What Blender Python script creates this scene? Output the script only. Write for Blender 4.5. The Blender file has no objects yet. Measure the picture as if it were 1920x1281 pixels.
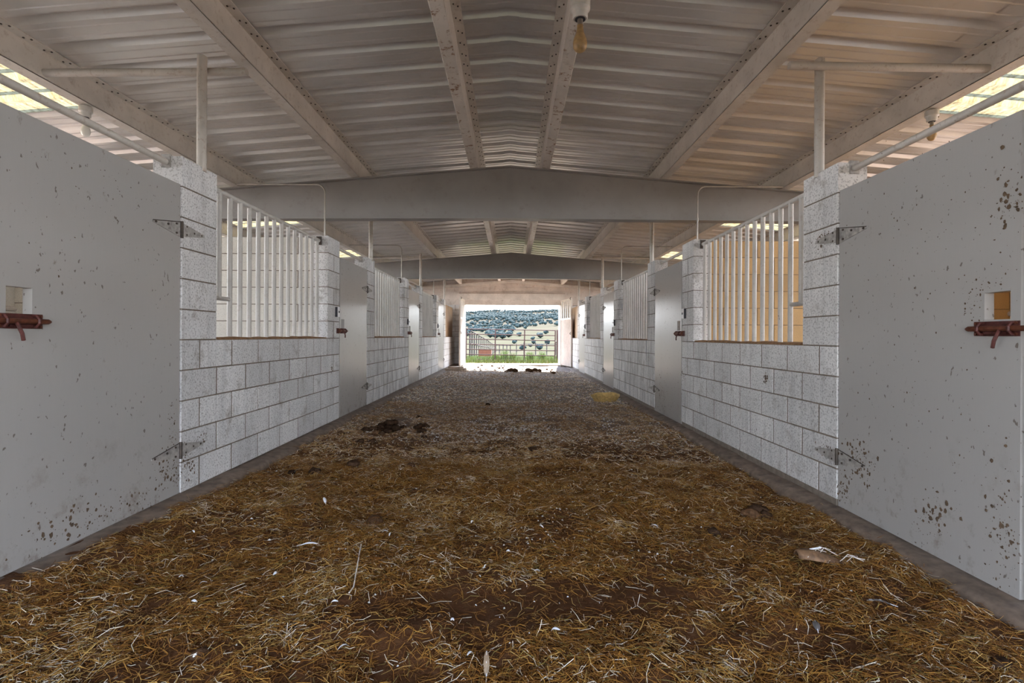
import bpy, bmesh, math, random
import numpy as np
from mathutils import Matrix, Vector

random.seed(7)
rng = np.random.default_rng(11)
sc = bpy.context.scene
COL = sc.collection

# ---------------------------------------------------------------- camera, sky, sun, exposure
CAMZ = 1.15
F_PX = 943.0
cam_d = bpy.data.cameras.new('camera')
cam = bpy.data.objects.new('camera', cam_d)
COL.objects.link(cam)
cam_d.sensor_width = 36.0
cam_d.lens = F_PX / 1920.0 * 36.0
cam_d.shift_y = -10.0 / 1920.0
cam_d.clip_start = 0.05
cam_d.clip_end = 4000.0
cam.matrix_world = Matrix.Translation((0, 0, CAMZ)) @ Matrix.Rotation(math.pi / 2, 4, 'X') @ Matrix.Rotation(0.005, 4, 'Z')
sc.camera = cam

world = bpy.data.worlds.new('World')
sc.world = world
world.use_nodes = True
wn = world.node_tree.nodes
wl = world.node_tree.links
bg = wn['Background']
tc = wn.new('ShaderNodeTexCoord')
sep = wn.new('ShaderNodeSeparateXYZ')
ramp = wn.new('ShaderNodeValToRGB')
wl.new(tc.outputs['Generated'], sep.inputs[0])
wl.new(sep.outputs['Z'], ramp.inputs[0])
ramp.color_ramp.elements[0].position = 0.0
ramp.color_ramp.elements[0].color = (0.98, 0.99, 1.0, 1)
ramp.color_ramp.elements[1].position = 1.0
ramp.color_ramp.elements[1].color = (0.25, 0.42, 0.85, 1)
for p_, c_ in ((0.22, (0.80, 0.89, 1.0, 1)), (0.6, (0.42, 0.6, 0.95, 1))):
    e_ = ramp.color_ramp.elements.new(p_); e_.color = c_
wl.new(ramp.outputs[0], bg.inputs['Color'])
bg.inputs['Strength'].default_value = 1.15

sun_d = bpy.data.lights.new('sun', 'SUN')
sun = bpy.data.objects.new('sun', sun_d)
COL.objects.link(sun)
sun_d.energy = 3.6
sun_d.angle = math.radians(1.0)
sun_d.color = (1.0, 0.93, 0.82)
SUN_EL, SUN_AZ = math.radians(39), math.radians(7)      # azimuth measured from +Y towards +X
to_sun = Vector((math.sin(SUN_AZ) * math.cos(SUN_EL), math.cos(SUN_AZ) * math.cos(SUN_EL), math.sin(SUN_EL)))
sun.rotation_euler = to_sun.to_track_quat('Z', 'Y').to_euler()

sc.view_settings.view_transform = 'Standard'
sc.view_settings.look = 'None'
sc.view_settings.gamma = 1.0
sc.view_settings.use_curve_mapping = False
sc.view_settings.exposure = 3.5
sc.cycles.max_bounces = 10
sc.cycles.diffuse_bounces = 8
sc.cycles.glossy_bounces = 4
sc.cycles.transmission_bounces = 6
sc.cycles.caustics_reflective = False
sc.cycles.caustics_refractive = False

# ---------------------------------------------------------------- material helpers
def new_mat(name):
    m = bpy.data.materials.new(name)
    m.use_nodes = True
    nt = m.node_tree
    return m, nt, nt.nodes['Principled BSDF']

def nd(nt, typ, **kw):
    n = nt.nodes.new(typ)
    for k, v in kw.items():
        if k.startswith('i_'):
            n.inputs[k[2:]].default_value = v
        else:
            setattr(n, k, v)
    return n

def pos(nt, scale=(1, 1, 1), offset=(0, 0, 0), obj=False):
    if obj:
        g = nd(nt, 'ShaderNodeTexCoord').outputs['Object']
    else:
        g = nd(nt, 'ShaderNodeNewGeometry').outputs['Position']
    mp = nd(nt, 'ShaderNodeMapping')
    mp.inputs['Scale'].default_value = scale
    mp.inputs['Location'].default_value = offset
    nt.links.new(g, mp.inputs[0])
    return mp.outputs[0]

def noise(nt, vec, scale, detail=4.0, rough=0.55):
    n = nd(nt, 'ShaderNodeTexNoise')
    n.inputs['Scale'].default_value = scale
    n.inputs['Detail'].default_value = detail
    n.inputs['Roughness'].default_value = rough
    nt.links.new(vec, n.inputs['Vector'])
    return n.outputs[0]

def rmap(nt, v, a, b, lo=0.0, hi=1.0):
    n = nd(nt, 'ShaderNodeMapRange')
    n.inputs[1].default_value = a; n.inputs[2].default_value = b
    n.inputs[3].default_value = lo; n.inputs[4].default_value = hi
    nt.links.new(v, n.inputs[0])
    return n.outputs[0]

def mix(nt, fac, a, b, mode='MIX'):
    n = nd(nt, 'ShaderNodeMix', data_type='RGBA', blend_type=mode)
    for sock, val in ((n.inputs[0], fac), (n.inputs[6], a), (n.inputs[7], b)):
        if isinstance(val, (int, float)):
            sock.default_value = val
        elif isinstance(val, tuple):
            sock.default_value = (*val, 1) if len(val) == 3 else val
        else:
            nt.links.new(val, sock)
    return n.outputs[2]

def mul(nt, a, b):
    n = nd(nt, 'ShaderNodeMath', operation='MULTIPLY')
    for sock, val in ((n.inputs[0], a), (n.inputs[1], b)):
        if isinstance(val, (int, float)):
            sock.default_value = val
        else:
            nt.links.new(val, sock)
    return n.outputs[0]

def bump(nt, bsdf, h, strength=0.3, dist=0.01):
    b = nd(nt, 'ShaderNodeBump')
    b.inputs['Strength'].default_value = strength
    b.inputs['Distance'].default_value = dist
    nt.links.new(h, b.inputs['Height'])
    nt.links.new(b.outputs[0], bsdf.inputs['Normal'])

def objrand(nt, lo, hi):
    r = nd(nt, 'ShaderNodeObjectInfo').outputs['Random']
    return rmap(nt, r, 0, 1, lo, hi)

def mat_block(name, base, pore=(0.13, 0.125, 0.12), streak=True, pores=0.6):
    m, nt, b = new_mat(name)
    p = pos(nt)
    fine = noise(nt, p, 75, 3, 0.62)
    pf = rmap(nt, fine, 0.5, 0.66)
    big = noise(nt, p, 2.2, 4)
    c = mix(nt, rmap(nt, big, 0.3, 0.75), base, tuple(v * 0.8 for v in base))
    c = mix(nt, mul(nt, pf, pores), c, pore)
    spot = noise(nt, pos(nt, (1, 1, 1), (1, 6, 2)), 26, 3, 0.6)
    c = mix(nt, mul(nt, rmap(nt, spot, 0.66, 0.72), 0.55 if streak else 0.15), c, (0.10, 0.085, 0.07))
    if streak:
        s = noise(nt, pos(nt, (1, 9, 0.8)), 2.0, 5, 0.6)
        far = rmap(nt, nd_y(nt), 6.0, 8.0, 0.22, 0.8)
        c = mix(nt, mul(nt, rmap(nt, s, 0.48, 0.68), far), c, (0.17, 0.175, 0.19))
        dirt = noise(nt, pos(nt, (1, 1, 1), (3, 1, 5)), 5.0, 6, 0.65)
        c = mix(nt, mul(nt, rmap(nt, dirt, 0.57, 0.73), 0.6), c, (0.20, 0.16, 0.125))
    v = nd(nt, 'ShaderNodeHueSaturation')
    nt.links.new(objrand(nt, 0.88, 1.08), v.inputs['Value'])
    nt.links.new(c, v.inputs['Color'])
    nt.links.new(v.outputs[0], b.inputs['Base Color'])
    b.inputs['Roughness'].default_value = 0.62
    bump(nt, b, fine, 0.35, 0.006)
    return m

def nd_y(nt):
    s = nd(nt, 'ShaderNodeSeparateXYZ')
    nt.links.new(nd(nt, 'ShaderNodeNewGeometry').outputs['Position'], s.inputs[0])
    return s.outputs['Y']

def mat_paint(name, base, rough=0.35, rust=0.0, rust_col=(0.25, 0.12, 0.05), dirt=0.25, scale=3.0, metallic=0.0,
              dirt_col=(0.2, 0.16, 0.12), rust_scale=22):
    m, nt, b = new_mat(name)
    p = pos(nt)
    c = mix(nt, rmap(nt, noise(nt, p, scale, 5), 0.35, 0.72), base, tuple(v * 0.78 for v in base))
    d = noise(nt, pos(nt, (1, 1, 1), (7, 2, 1)), 9, 7, 0.7)
    c = mix(nt, mul(nt, rmap(nt, d, 0.56, 0.74), dirt), c, dirt_col)
    if rust:
        r = noise(nt, pos(nt, (1, 1, 1), (1, 9, 4)), rust_scale, 6, 0.7)
        c = mix(nt, mul(nt, rmap(nt, r, 0.56, 0.64), rust), c, rust_col)
    nt.links.new(c, b.inputs['Base Color'])
    b.inputs['Roughness'].default_value = rough
    b.inputs['Metallic'].default_value = metallic
    return m

def mat_door(name, base):
    m, nt, b = new_mat(name)
    p = pos(nt)
    c = mix(nt, rmap(nt, noise(nt, p, 1.1, 3), 0.3, 0.75), base, tuple(v * 0.9 for v in base))
    brush = noise(nt, pos(nt, (1, 14, 1.0)), 7, 5, 0.6)
    c = mix(nt, rmap(nt, brush, 0.35, 0.7, 0, 0.10), c, (0.33, 0.31, 0.28))
    # scuffs and bird-dirt specks
    sp = noise(nt, pos(nt, (1, 1.2, 0.8), (4, 0, 0)), 34, 2, 0.5)
    c = mix(nt, mul(nt, rmap(nt, sp, 0.69, 0.73), 0.85), c, (0.10, 0.075, 0.055))
    sp2 = noise(nt, pos(nt, (1, 1, 0.6), (0, 4, 2)), 14, 6, 0.72)
    c = mix(nt, mul(nt, rmap(nt, sp2, 0.64, 0.74), 0.7), c, (0.16, 0.115, 0.075))
    mud = noise(nt, pos(nt, (1, 1, 0.8), (2, 3, 8)), 6, 7, 0.72)
    sz = nd(nt, 'ShaderNodeSeparateXYZ')
    nt.links.new(nd(nt, 'ShaderNodeNewGeometry').outputs['Position'], sz.inputs[0])
    c = mix(nt, mul(nt, rmap(nt, mud, 0.55, 0.72), rmap(nt, sz.outputs['Z'], 0.75, 0.12, 0.0, 0.85)), c, (0.15, 0.10, 0.06))
    nt.links.new(c, b.inputs['Base Color'])
    r = rmap(nt, noise(nt, pos(nt, (1, 3, 1)), 3, 3, 0.5), 0.3, 0.7, 0.285, 0.33)
    b.inputs['Specular IOR Level'].default_value = 0.8
    nt.links.new(r, b.inputs['Roughness'])
    dents = noise(nt, pos(nt, (1, 1, 0.5)), 7, 3)
    bump(nt, b, dents, 0.08, 0.01)
    return m

def mat_simple(name, col, rough=0.6, metallic=0.0, var=0.2, scale=8.0, orand=False, bumpy=0.0):
    m, nt, b = new_mat(name)
    n = noise(nt, pos(nt), scale, 5)
    c = mix(nt, rmap(nt, n, 0.3, 0.7), tuple(v * (1 + var) for v in col), tuple(v * (1 - var) for v in col))
    if orand:
        v = nd(nt, 'ShaderNodeHueSaturation')
        nt.links.new(objrand(nt, 0.7, 1.25), v.inputs['Value'])
        nt.links.new(c, v.inputs['Color'])
        c = v.outputs[0]
    nt.links.new(c, b.inputs['Base Color'])
    b.inputs['Roughness'].default_value = rough
    b.inputs['Metallic'].default_value = metallic
    if bumpy:
        bump(nt, b, n, bumpy, 0.01)
    return m

def mat_attr(name, rough=0.6, trans=0.0, gain=1.0):
    m, nt, b = new_mat(name)
    a = nd(nt, 'ShaderNodeAttribute', attribute_name='tint')
    nt.links.new(a.outputs['Color'], b.inputs['Base Color'])
    b.inputs['Roughness'].default_value = rough
    return m

M = {}
M['block'] = mat_block('painted_block', (0.78, 0.77, 0.77))
M['block_r'] = mat_block('painted_block_right', (0.78, 0.765, 0.755))
M['block_cream'] = mat_block('stall_block_cream', (0.70, 0.67, 0.60), streak=False, pores=0.25)
M['block_tan'] = mat_block('stall_block_tan', (0.60, 0.385, 0.165), streak=False, pores=0.15)
M['mortar'] = mat_simple('mortar', (0.19, 0.155, 0.125), 0.9, var=0.25, scale=20)
M['mortar_tan'] = mat_simple('mortar_tan', (0.26, 0.18, 0.10), 0.9, var=0.2, scale=20)
M['door'] = mat_door('door_paint', (0.41, 0.395, 0.38))
M['steel'] = mat_paint('purlin_paint', (0.74, 0.69, 0.63), 0.4, rust=0.25, dirt=0.3)
M['steel_rust'] = mat_paint('purlin_paint_flaking', (0.76, 0.71, 0.65), 0.45, rust=0.95, dirt=0.5, rust_scale=16)
M['beam'] = mat_paint('beam_paint', (0.32, 0.305, 0.295), 0.42, rust=0.0, dirt=0.45, scale=1.6, dirt_col=(0.2, 0.17, 0.15))
M['roof'] = mat_paint('roof_sheet', (0.78, 0.75, 0.72), 0.285, rust=0.0, dirt=0.2, scale=1.2, metallic=0.3, dirt_col=(0.36, 0.28, 0.2))
M['pipe'] = mat_paint('pipe_paint', (0.60, 0.56, 0.51), 0.45, rust=0.35, dirt=0.3, rust_scale=26)
M['bar'] = mat_paint('bar_paint', (0.58, 0.56, 0.53), 0.4, rust=0.2, dirt=0.25, rust_scale=30)
M['conduit'] = mat_simple('conduit_metal', (0.45, 0.42, 0.38), 0.4, 0.4)
M['rust'] = mat_simple('rust_red', (0.085, 0.022, 0.018), 0.55, 0.2, var=0.5, scale=45)
M['rust_br'] = mat_simple('rust_bolt', (0.15, 0.05, 0.028), 0.45, 0.4, var=0.4, scale=40)
M['hinge'] = mat_simple('hinge_steel', (0.36, 0.34, 0.32), 0.45, 0.1, var=0.4, scale=30)
M['hinge_dark'] = mat_simple('hinge_dark', (0.07, 0.055, 0.045), 0.6, 0.3, var=0.4, scale=30)
M['curb'] = mat_simple('curb_concrete', (0.17, 0.125, 0.095), 0.9, var=0.4, scale=14, bumpy=0.5)
M['dirtsill'] = mat_simple('sill_dirt', (0.30, 0.17, 0.085), 0.95, var=0.4, scale=18, bumpy=0.5)
M['bulb'] = mat_simple('dusty_bulb', (0.42, 0.27, 0.12), 0.35, var=0.35, scale=25)
M['bulb_white'] = mat_simple('white_bulb', (0.85, 0.82, 0.74), 0.3, var=0.05)
M['porcelain'] = mat_simple('porcelain', (0.62, 0.60, 0.56), 0.35, var=0.12, scale=20)
M['brass'] = mat_simple('bulb_base', (0.35, 0.31, 0.27), 0.4, 0.6)
M['white'] = mat_simple('white_plastic', (0.8, 0.8, 0.82), 0.4, var=0.05)
M['dark'] = mat_simple('dark_plastic', (0.03, 0.03, 0.04), 0.5)
M['ply'] = mat_simple('plywood_tan', (0.42, 0.29, 0.18), 0.7, var=0.2, scale=3)
M['gable'] = mat_paint('gable_plaster', (0.74, 0.66, 0.60), 0.7, rust=0.3, dirt=0.4, rust_col=(0.33, 0.2, 0.14), rust_scale=7)
M['lintel'] = mat_paint('lintel_paint', (0.72, 0.66, 0.6), 0.55, rust=0.2, dirt=0.25)
M['wood'] = mat_paint('weathered_boards', (0.50, 0.41, 0.35), 0.8, rust=0.5, rust_col=(0.26, 0.18, 0.13), dirt=0.4, rust_scale=16)
M['wood_white'] = mat_paint('white_frame', (0.72, 0.68, 0.63), 0.55, rust=0.2, dirt=0.3)
M['clod'] = mat_simple('manure', (0.045, 0.026, 0.016), 0.95, var=0.5, scale=40, orand=True, bumpy=0.6)
M['clod_brown'] = mat_simple('dry_manure', (0.10, 0.055, 0.03), 0.95, var=0.5, scale=40, orand=True, bumpy=0.6)
M['feather_w'] = mat_simple('white_feather', (0.78, 0.80, 0.86), 0.6, var=0.08)
M['feather_g'] = mat_simple('grey_feather', (0.10, 0.09, 0.085), 0.55, var=0.3, scale=60)
M['feather_b'] = mat_simple('brown_feather', (0.25, 0.18, 0.12), 0.6, var=0.3, scale=60)
M['pan'] = mat_simple('yellow_pan', (0.55, 0.38, 0.14), 0.7, var=0.35, scale=22)
M['stone'] = mat_simple('pale_stone', (0.45, 0.36, 0.28), 0.85, var=0.25, scale=10, bumpy=0.4)
M['twig'] = mat_simple('pale_twig', (0.66, 0.60, 0.55), 0.6, var=0.15, scale=50)
M['gate'] = mat_simple('gate_pipe', (0.075, 0.042, 0.036), 0.8, 0.0, var=0.3, scale=10)
M['fence'] = mat_simple('fence_post', (0.045, 0.036, 0.034), 0.9, var=0.3, scale=10)
M['juniper'] = mat_simple('juniper_leaf', (0.022, 0.033, 0.030), 0.9, var=0.45, scale=0.6, orand=True)  # blue-green juniper colour, tinted bluer in place of distant haze
for k_ in ('juniper', 'clod', 'clod_brown', 'fence', 'gate'):
    M[k_].node_tree.nodes['Principled BSDF'].inputs['Specular IOR Level'].default_value = 0.05
M['straw'] = mat_attr('straw', 0.45)
M['fluff'] = mat_attr('fluff', 0.8)
M['grass'] = mat_attr('grass_blade', 0.7)
M['grass'].node_tree.nodes['Principled BSDF'].inputs['Specular IOR Level'].default_value = 0.1

def mat_floor():
    m, nt, b = new_mat('dirt_floor')
    p = pos(nt)
    c = mix(nt, rmap(nt, noise(nt, p, 1.6, 6), 0.35, 0.68), (0.065, 0.026, 0.009), (0.13, 0.058, 0.024))
    c = mix(nt, mul(nt, rmap(nt, noise(nt, p, 26, 5, 0.65), 0.5, 0.7), 0.5), c, (0.17, 0.09, 0.042))
    c = mix(nt, mul(nt, rmap(nt, noise(nt, pos(nt, (1, 1, 1), (5, 5, 0)), 8, 6, 0.7), 0.56, 0.72), 0.55), c, (0.05, 0.03, 0.018))
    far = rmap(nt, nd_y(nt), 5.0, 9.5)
    c = mix(nt, mul(nt, far, 0.65), c, (0.56, 0.53, 0.51))  # far aisle greyer with pale bits, also paled for end-door glints
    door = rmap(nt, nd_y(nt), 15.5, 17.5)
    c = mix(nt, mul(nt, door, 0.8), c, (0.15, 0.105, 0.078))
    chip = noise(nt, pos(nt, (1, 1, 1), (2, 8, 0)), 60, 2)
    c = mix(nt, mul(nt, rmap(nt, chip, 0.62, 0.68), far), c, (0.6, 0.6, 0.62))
    nt.links.new(c, b.inputs['Base Color'])
    b.inputs['Roughness'].default_value = 0.9
    b.inputs['Specular IOR Level'].default_value = 0.15
    bump(nt, b, noise(nt, p, 40, 6, 0.7), 0.7, 0.012)
    return m
M['floor'] = mat_floor()

def mat_ground():
    m, nt, b = new_mat('range_ground')
    p = pos(nt)
    c = mix(nt, rmap(nt, noise(nt, p, 0.06, 6), 0.35, 0.65), (0.066, 0.058, 0.039), (0.05, 0.049, 0.029))
    c = mix(nt, mul(nt, rmap(nt, noise(nt, p, 0.9, 6, 0.7), 0.5, 0.7), 0.5), c, (0.077, 0.063, 0.043))
    soil = (0.36, 0.26, 0.19)
    near = rmap(nt, nd_y(nt), 21.6, 20.4)
    c = mix(nt, mul(nt, near, rmap(nt, nd_y(nt), -3.0, -2.4)), c, soil)
    c = mix(nt, rmap(nt, nd_y(nt), -2.4, -3.0), c, (0.05, 0.045, 0.026))  # unseen ground behind the barn, darkened to cut bounce onto the roof
    gr = mul(nt, rmap(nt, nd_y(nt), 20.4, 21.5), rmap(nt, nd_y(nt), 36, 27))
    c = mix(nt, mul(nt, gr, 0.75), c, (0.055, 0.085, 0.017))
    hill = rmap(nt, nd_y(nt), 300, 520)
    c = mix(nt, mul(nt, hill, 0.6), c, (0.073, 0.058, 0.042))
    nt.links.new(c, b.inputs['Base Color'])
    b.inputs['Roughness'].default_value = 1.0
    b.inputs['Specular IOR Level'].default_value = 0.0
    return m
M['ground'] = mat_ground()

def mat_skylight():
    m, nt, b = new_mat('fibreglass_skylight')
    out = nt.nodes['Material Output']
    d = nd(nt, 'ShaderNodeBsdfDiffuse')
    t = nd(nt, 'ShaderNodeBsdfTranslucent')
    dirt = noise(nt, pos(nt, (3, 1, 1)), 9, 6, 0.7)
    c = mix(nt, rmap(nt, dirt, 0.42, 0.68), (0.17, 0.135, 0.07), (0.055, 0.037, 0.016))
    nt.links.new(c, d.inputs['Color']); nt.links.new(c, t.inputs['Color'])
    ms = nd(nt, 'ShaderNodeMixShader'); ms.inputs[0].default_value = 0.72
    nt.links.new(d.outputs[0], ms.inputs[1]); nt.links.new(t.outputs[0], ms.inputs[2])
    nt.links.new(ms.outputs[0], out.inputs['Surface'])
    return m
M['skylight'] = mat_skylight()

# ---------------------------------------------------------------- mesh helpers
class MB:
    def __init__(s):
        s.v = []; s.f = []
    def add(s, vs, fs):
        o = len(s.v)
        s.v += [tuple(p) for p in vs]
        s.f += [tuple(i + o for i in f) for f in fs]
        return s
    def box(s, x0, x1, y0, y1, z0, z1):
        vs = [(x0,y0,z0),(x1,y0,z0),(x1,y1,z0),(x0,y1,z0),(x0,y0,z1),(x1,y0,z1),(x1,y1,z1),(x0,y1,z1)]
        return s.add(vs, [(0,3,2,1),(4,5,6,7),(0,1,5,4),(1,2,6,5),(2,3,7,6),(3,0,4,7)])
    def tube(s, path, r, n=10, cap=True):
        path = [Vector(p) for p in path]
        rs = r if isinstance(r, (list, tuple)) else [r] * len(path)
        rings = []
        up = None
        for i, p in enumerate(path):
            a = path[max(i - 1, 0)]; b = path[min(i + 1, len(path) - 1)]
            t = (b - a).normalized()
            if up is None:
                up = Vector((0, 0, 1)) if abs(t.z) < 0.9 else Vector((0, 1, 0))
            u = t.cross(up)
            if u.length < 1e-4:
                u = t.cross(Vector((1, 0, 0)))
            u.normalize(); w = u.cross(t).normalized(); up = w
            rings.append([p + (u * math.cos(2*math.pi*k/n) + w * math.sin(2*math.pi*k/n)) * rs[i] for k in range(n)])
        vs = [q for rg in rings for q in rg]
        fs = []
        for i in range(len(rings) - 1):
            for k in range(n):
                k2 = (k + 1) % n
                fs.append((i*n+k, i*n+k2, (i+1)*n+k2, (i+1)*n+k))
        if cap:
            fs.append(tuple(range(n - 1, -1, -1)))
            fs.append(tuple((len(rings)-1)*n + k for k in range(n)))
        return s.add(vs, fs)
    def lathe(s, prof, center, n=16):
        cx, cy, cz = center
        vs = []; fs = []
        for r, z in prof:
            for k in range(n):
                a = 2*math.pi*k/n
                vs.append((cx + r*math.cos(a), cy + r*math.sin(a), cz + z))
        for i in range(len(prof) - 1):
            for k in range(n):
                k2 = (k+1) % n
                fs.append((i*n+k, i*n+k2, (i+1)*n+k2, (i+1)*n+k))
        fs.append(tuple(range(n-1, -1, -1)))
        fs.append(tuple((len(prof)-1)*n + k for k in range(n)))
        return s.add(vs, fs)
    def prism(s, poly, axis, a, b):
        """poly: 2-D points in the plane across axis ('x': (y,z), 'y': (x,z), 'z': (x,y))"""
        def P(p, t):
            return {'x': (t, p[0], p[1]), 'y': (p[0], t, p[1]), 'z': (p[0], p[1], t)}[axis]
        n = len(poly)
        vs = [P(p, a) for p in poly] + [P(p, b) for p in poly]
        fs = [tuple(range(n-1, -1, -1)), tuple(range(n, 2*n))]
        for i in range(n):
            j = (i+1) % n
            fs.append((i, j, n+j, n+i))
        return s.add(vs, fs)
    def mesh(s, name, mat, smooth=False):
        me = bpy.data.meshes.new(name)
        me.from_pydata(s.v, [], s.f)
        me.update()
        bm = bmesh.new(); bm.from_mesh(me)
        bmesh.ops.recalc_face_normals(bm, faces=bm.faces)
        bm.to_mesh(me); bm.free()
        if mat: me.materials.append(mat)
        if smooth:
            me.polygons.foreach_set('use_smooth', [True] * len(me.polygons))
            try:
                me.set_sharp_from_angle(angle=math.radians(40))
            except Exception:
                pass
        return me
    def build(s, name, mat, parent=None, smooth=False):
        return link(name, s.mesh(name, mat, smooth), parent)

def link(name, me, parent=None, loc=None, rot=None, scale=None):
    o = bpy.data.objects.new(name, me)
    COL.objects.link(o)
    if loc is not None: o.location = loc
    if rot is not None: o.rotation_euler = rot
    if scale is not None: o.scale = scale
    if parent is not None: o.parent = parent
    return o

def tag(o, label=None, cat=None, group=None, kind=None):
    if label: o['label'] = label
    if cat: o['category'] = cat
    if group: o['group'] = group
    if kind: o['kind'] = kind
    return o

def empty(name, loc=(0, 0, 0)):
    o = bpy.data.objects.new(name, None)
    COL.objects.link(o); o.location = loc
    o.empty_display_size = 0.1
    return o

def big_mesh(name, verts, faces, mat, tint=None, smooth=False):
    """verts (N,3) array, faces (F,4) or (F,3) array"""
    me = bpy.data.meshes.new(name)
    V = np.asarray(verts, dtype=np.float32); Fc = np.asarray(faces, dtype=np.int32)
    k = Fc.shape[1]
    me.vertices.add(len(V)); me.vertices.foreach_set('co', V.ravel())
    me.loops.add(Fc.size); me.loops.foreach_set('vertex_index', Fc.ravel())
    me.polygons.add(len(Fc))
    me.polygons.foreach_set('loop_start', np.arange(0, Fc.size, k, dtype=np.int32))
    me.polygons.foreach_set('loop_total', np.full(len(Fc), k, dtype=np.int32))
    if smooth:
        me.polygons.foreach_set('use_smooth', np.ones(len(Fc), dtype=bool))
    me.update(calc_edges=True)
    me.validate()
    if tint is not None:
        a = me.color_attributes.new('tint', 'FLOAT_COLOR', 'POINT')
        a.data.foreach_set('color', np.concatenate([tint, np.ones((len(tint), 1))], 1).astype(np.float32).ravel())
    if mat: me.materials.append(mat)
    return me

_h = rng.random((256, 256))
def vnoise(x, y, s=1.0, seed=0):
    x = np.asarray(x, float) * s + seed * 17.3 + 500; y = np.asarray(y, float) * s + seed * 9.7 + 500
    xi = np.floor(x).astype(int); yi = np.floor(y).astype(int)
    fx = x - xi; fy = y - yi
    fx = fx*fx*(3-2*fx); fy = fy*fy*(3-2*fy)
    g = lambda a, b: _h[a % 256, b % 256]
    return (g(xi,yi)*(1-fx) + g(xi+1,yi)*fx)*(1-fy) + (g(xi,yi+1)*(1-fx) + g(xi+1,yi+1)*fx)*fy

def sstep(a, b, v):
    t = np.clip((np.asarray(v, float) - a) / (b - a), 0, 1)
    return t*t*(3-2*t)

ORD = {-1: 'hidden', 0: 'nearest', 1: 'second', 2: 'third', 3: 'farthest'}

# ---------------------------------------------------------------- dimensions
BL, BH, BT = 0.4064, 0.2032, 0.194        # block module and wall thickness
MODL = 10.5 * BL                          # one stall bay
YH0 = 3.318                               # hinge edge of the nearest doors
NC = 11                                   # courses
Y_END = 19.08
Y_BACK = -2.1
SIDES = {'left': dict(s=-1, x=-2.185, sill=1.115), 'right': dict(s=1, x=2.15, sill=1.095)}
for d in SIDES.values():
    d['base'] = d['sill'] - 5 * BH
    d['top'] = d['base'] + NC * BH
    d['xo'] = d['x'] + d['s'] * BT
XC = -0.035                               # ridge line
SLOPE = 1 / 12.0
ANG = math.atan(SLOPE)
def beam_top(x): return 3.255 - SLOPE * abs(x - XC)
PUR_H = 0.2
def roof_z(x): return beam_top(x) + 0.006 + PUR_H + 0.004
BEAM_Y = [6.27, 12.72]

# ---------------------------------------------------------------- floor and curbs
def floor_z(x, y):
    x = np.asarray(x, float); y = np.asarray(y, float)
    z = 0.012 - 0.012 * x
    und = (vnoise(x, y, 1.7, 1) - 0.5) * 0.045 + (vnoise(x, y, 5, 2) - 0.5) * 0.038 + (vnoise(x, y, 14, 3) - 0.5) * 0.022
    bare = np.exp(-(((x - 0.2) / 0.62) ** 2 + ((y - 2.2) / 0.27) ** 2) ** 1.5)
    z = z + und * (1 - 0.75 * bare) - 0.012 * bare
    z = z + 0.05 * sstep(0.5, 0.0, x + 2.1) * sstep(3.6, 2.2, y)      # straw drifted on the left curb
    z = z + 0.02 * sstep(16, 18.5, y)
    return z

ys = [-4.0]
while ys[-1] < 20.0:
    ys.append(ys[-1] + 0.022 * max(1.0, abs(ys[-1] - 1.5) * 0.45))
ys = np.array(ys); xs = np.linspace(-2.2, 2.17, 190)
XX, YY = np.meshgrid(xs, ys)
ZZ = floor_z(XX, YY)
V = np.stack([XX.ravel(), YY.ravel(), ZZ.ravel()], 1)
nx, ny = len(xs), len(ys)
I = np.arange(nx * ny).reshape(ny, nx)
Fq = np.stack([I[:-1, :-1].ravel(), I[:-1, 1:].ravel(), I[1:, 1:].ravel(), I[1:, :-1].ravel()], 1)
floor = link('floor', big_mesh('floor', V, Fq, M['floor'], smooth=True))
tag(floor, 'brown dirt floor of the barn aisle under scattered straw', 'floor', kind='structure')

for side, d in SIDES.items():
    s, xw = d['s'], d['x']
    yy = np.arange(-2.1, Y_END, 0.05)
    topz = (d['base'] - 0.004) if side == 'left' else 0.038
    W = 0.135
    rows = []
    for y in yy:
        w = W + (vnoise(0, y, 3.1, 5) - 0.5) * 0.03 + (vnoise(0, y, 11, 6) - 0.5) * 0.018
        t = topz + (vnoise(1, y, 6, 7) - 0.5) * 0.012
        xo = xw - s * w
        rows.append([(xw + s*0.05, y, t - 0.002), (xw - s*0.02, y, t), (xo + s*0.045, y, t - 0.006 + (vnoise(2, y, 9, 8) - .5) * .014),
                     (xo + s*0.012, y, t - 0.016), (xo, y, t - 0.04), (xo - s*0.004, y, -0.12)])
    V = np.array(rows).reshape(-1, 3); k = 6
    I = np.arange(len(V)).reshape(-1, k)
    Fq = np.stack([I[:-1, :-1].ravel(), I[:-1, 1:].ravel(), I[1:, 1:].ravel(), I[1:, :-1].ravel()], 1)
    c = link('curb_' + side, big_mesh('curb', V, Fq, M['curb'], smooth=True))
    tag(c, 'chipped dirty concrete curb along the foot of the %s block wall' % side, 'curb', kind='structure')

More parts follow.
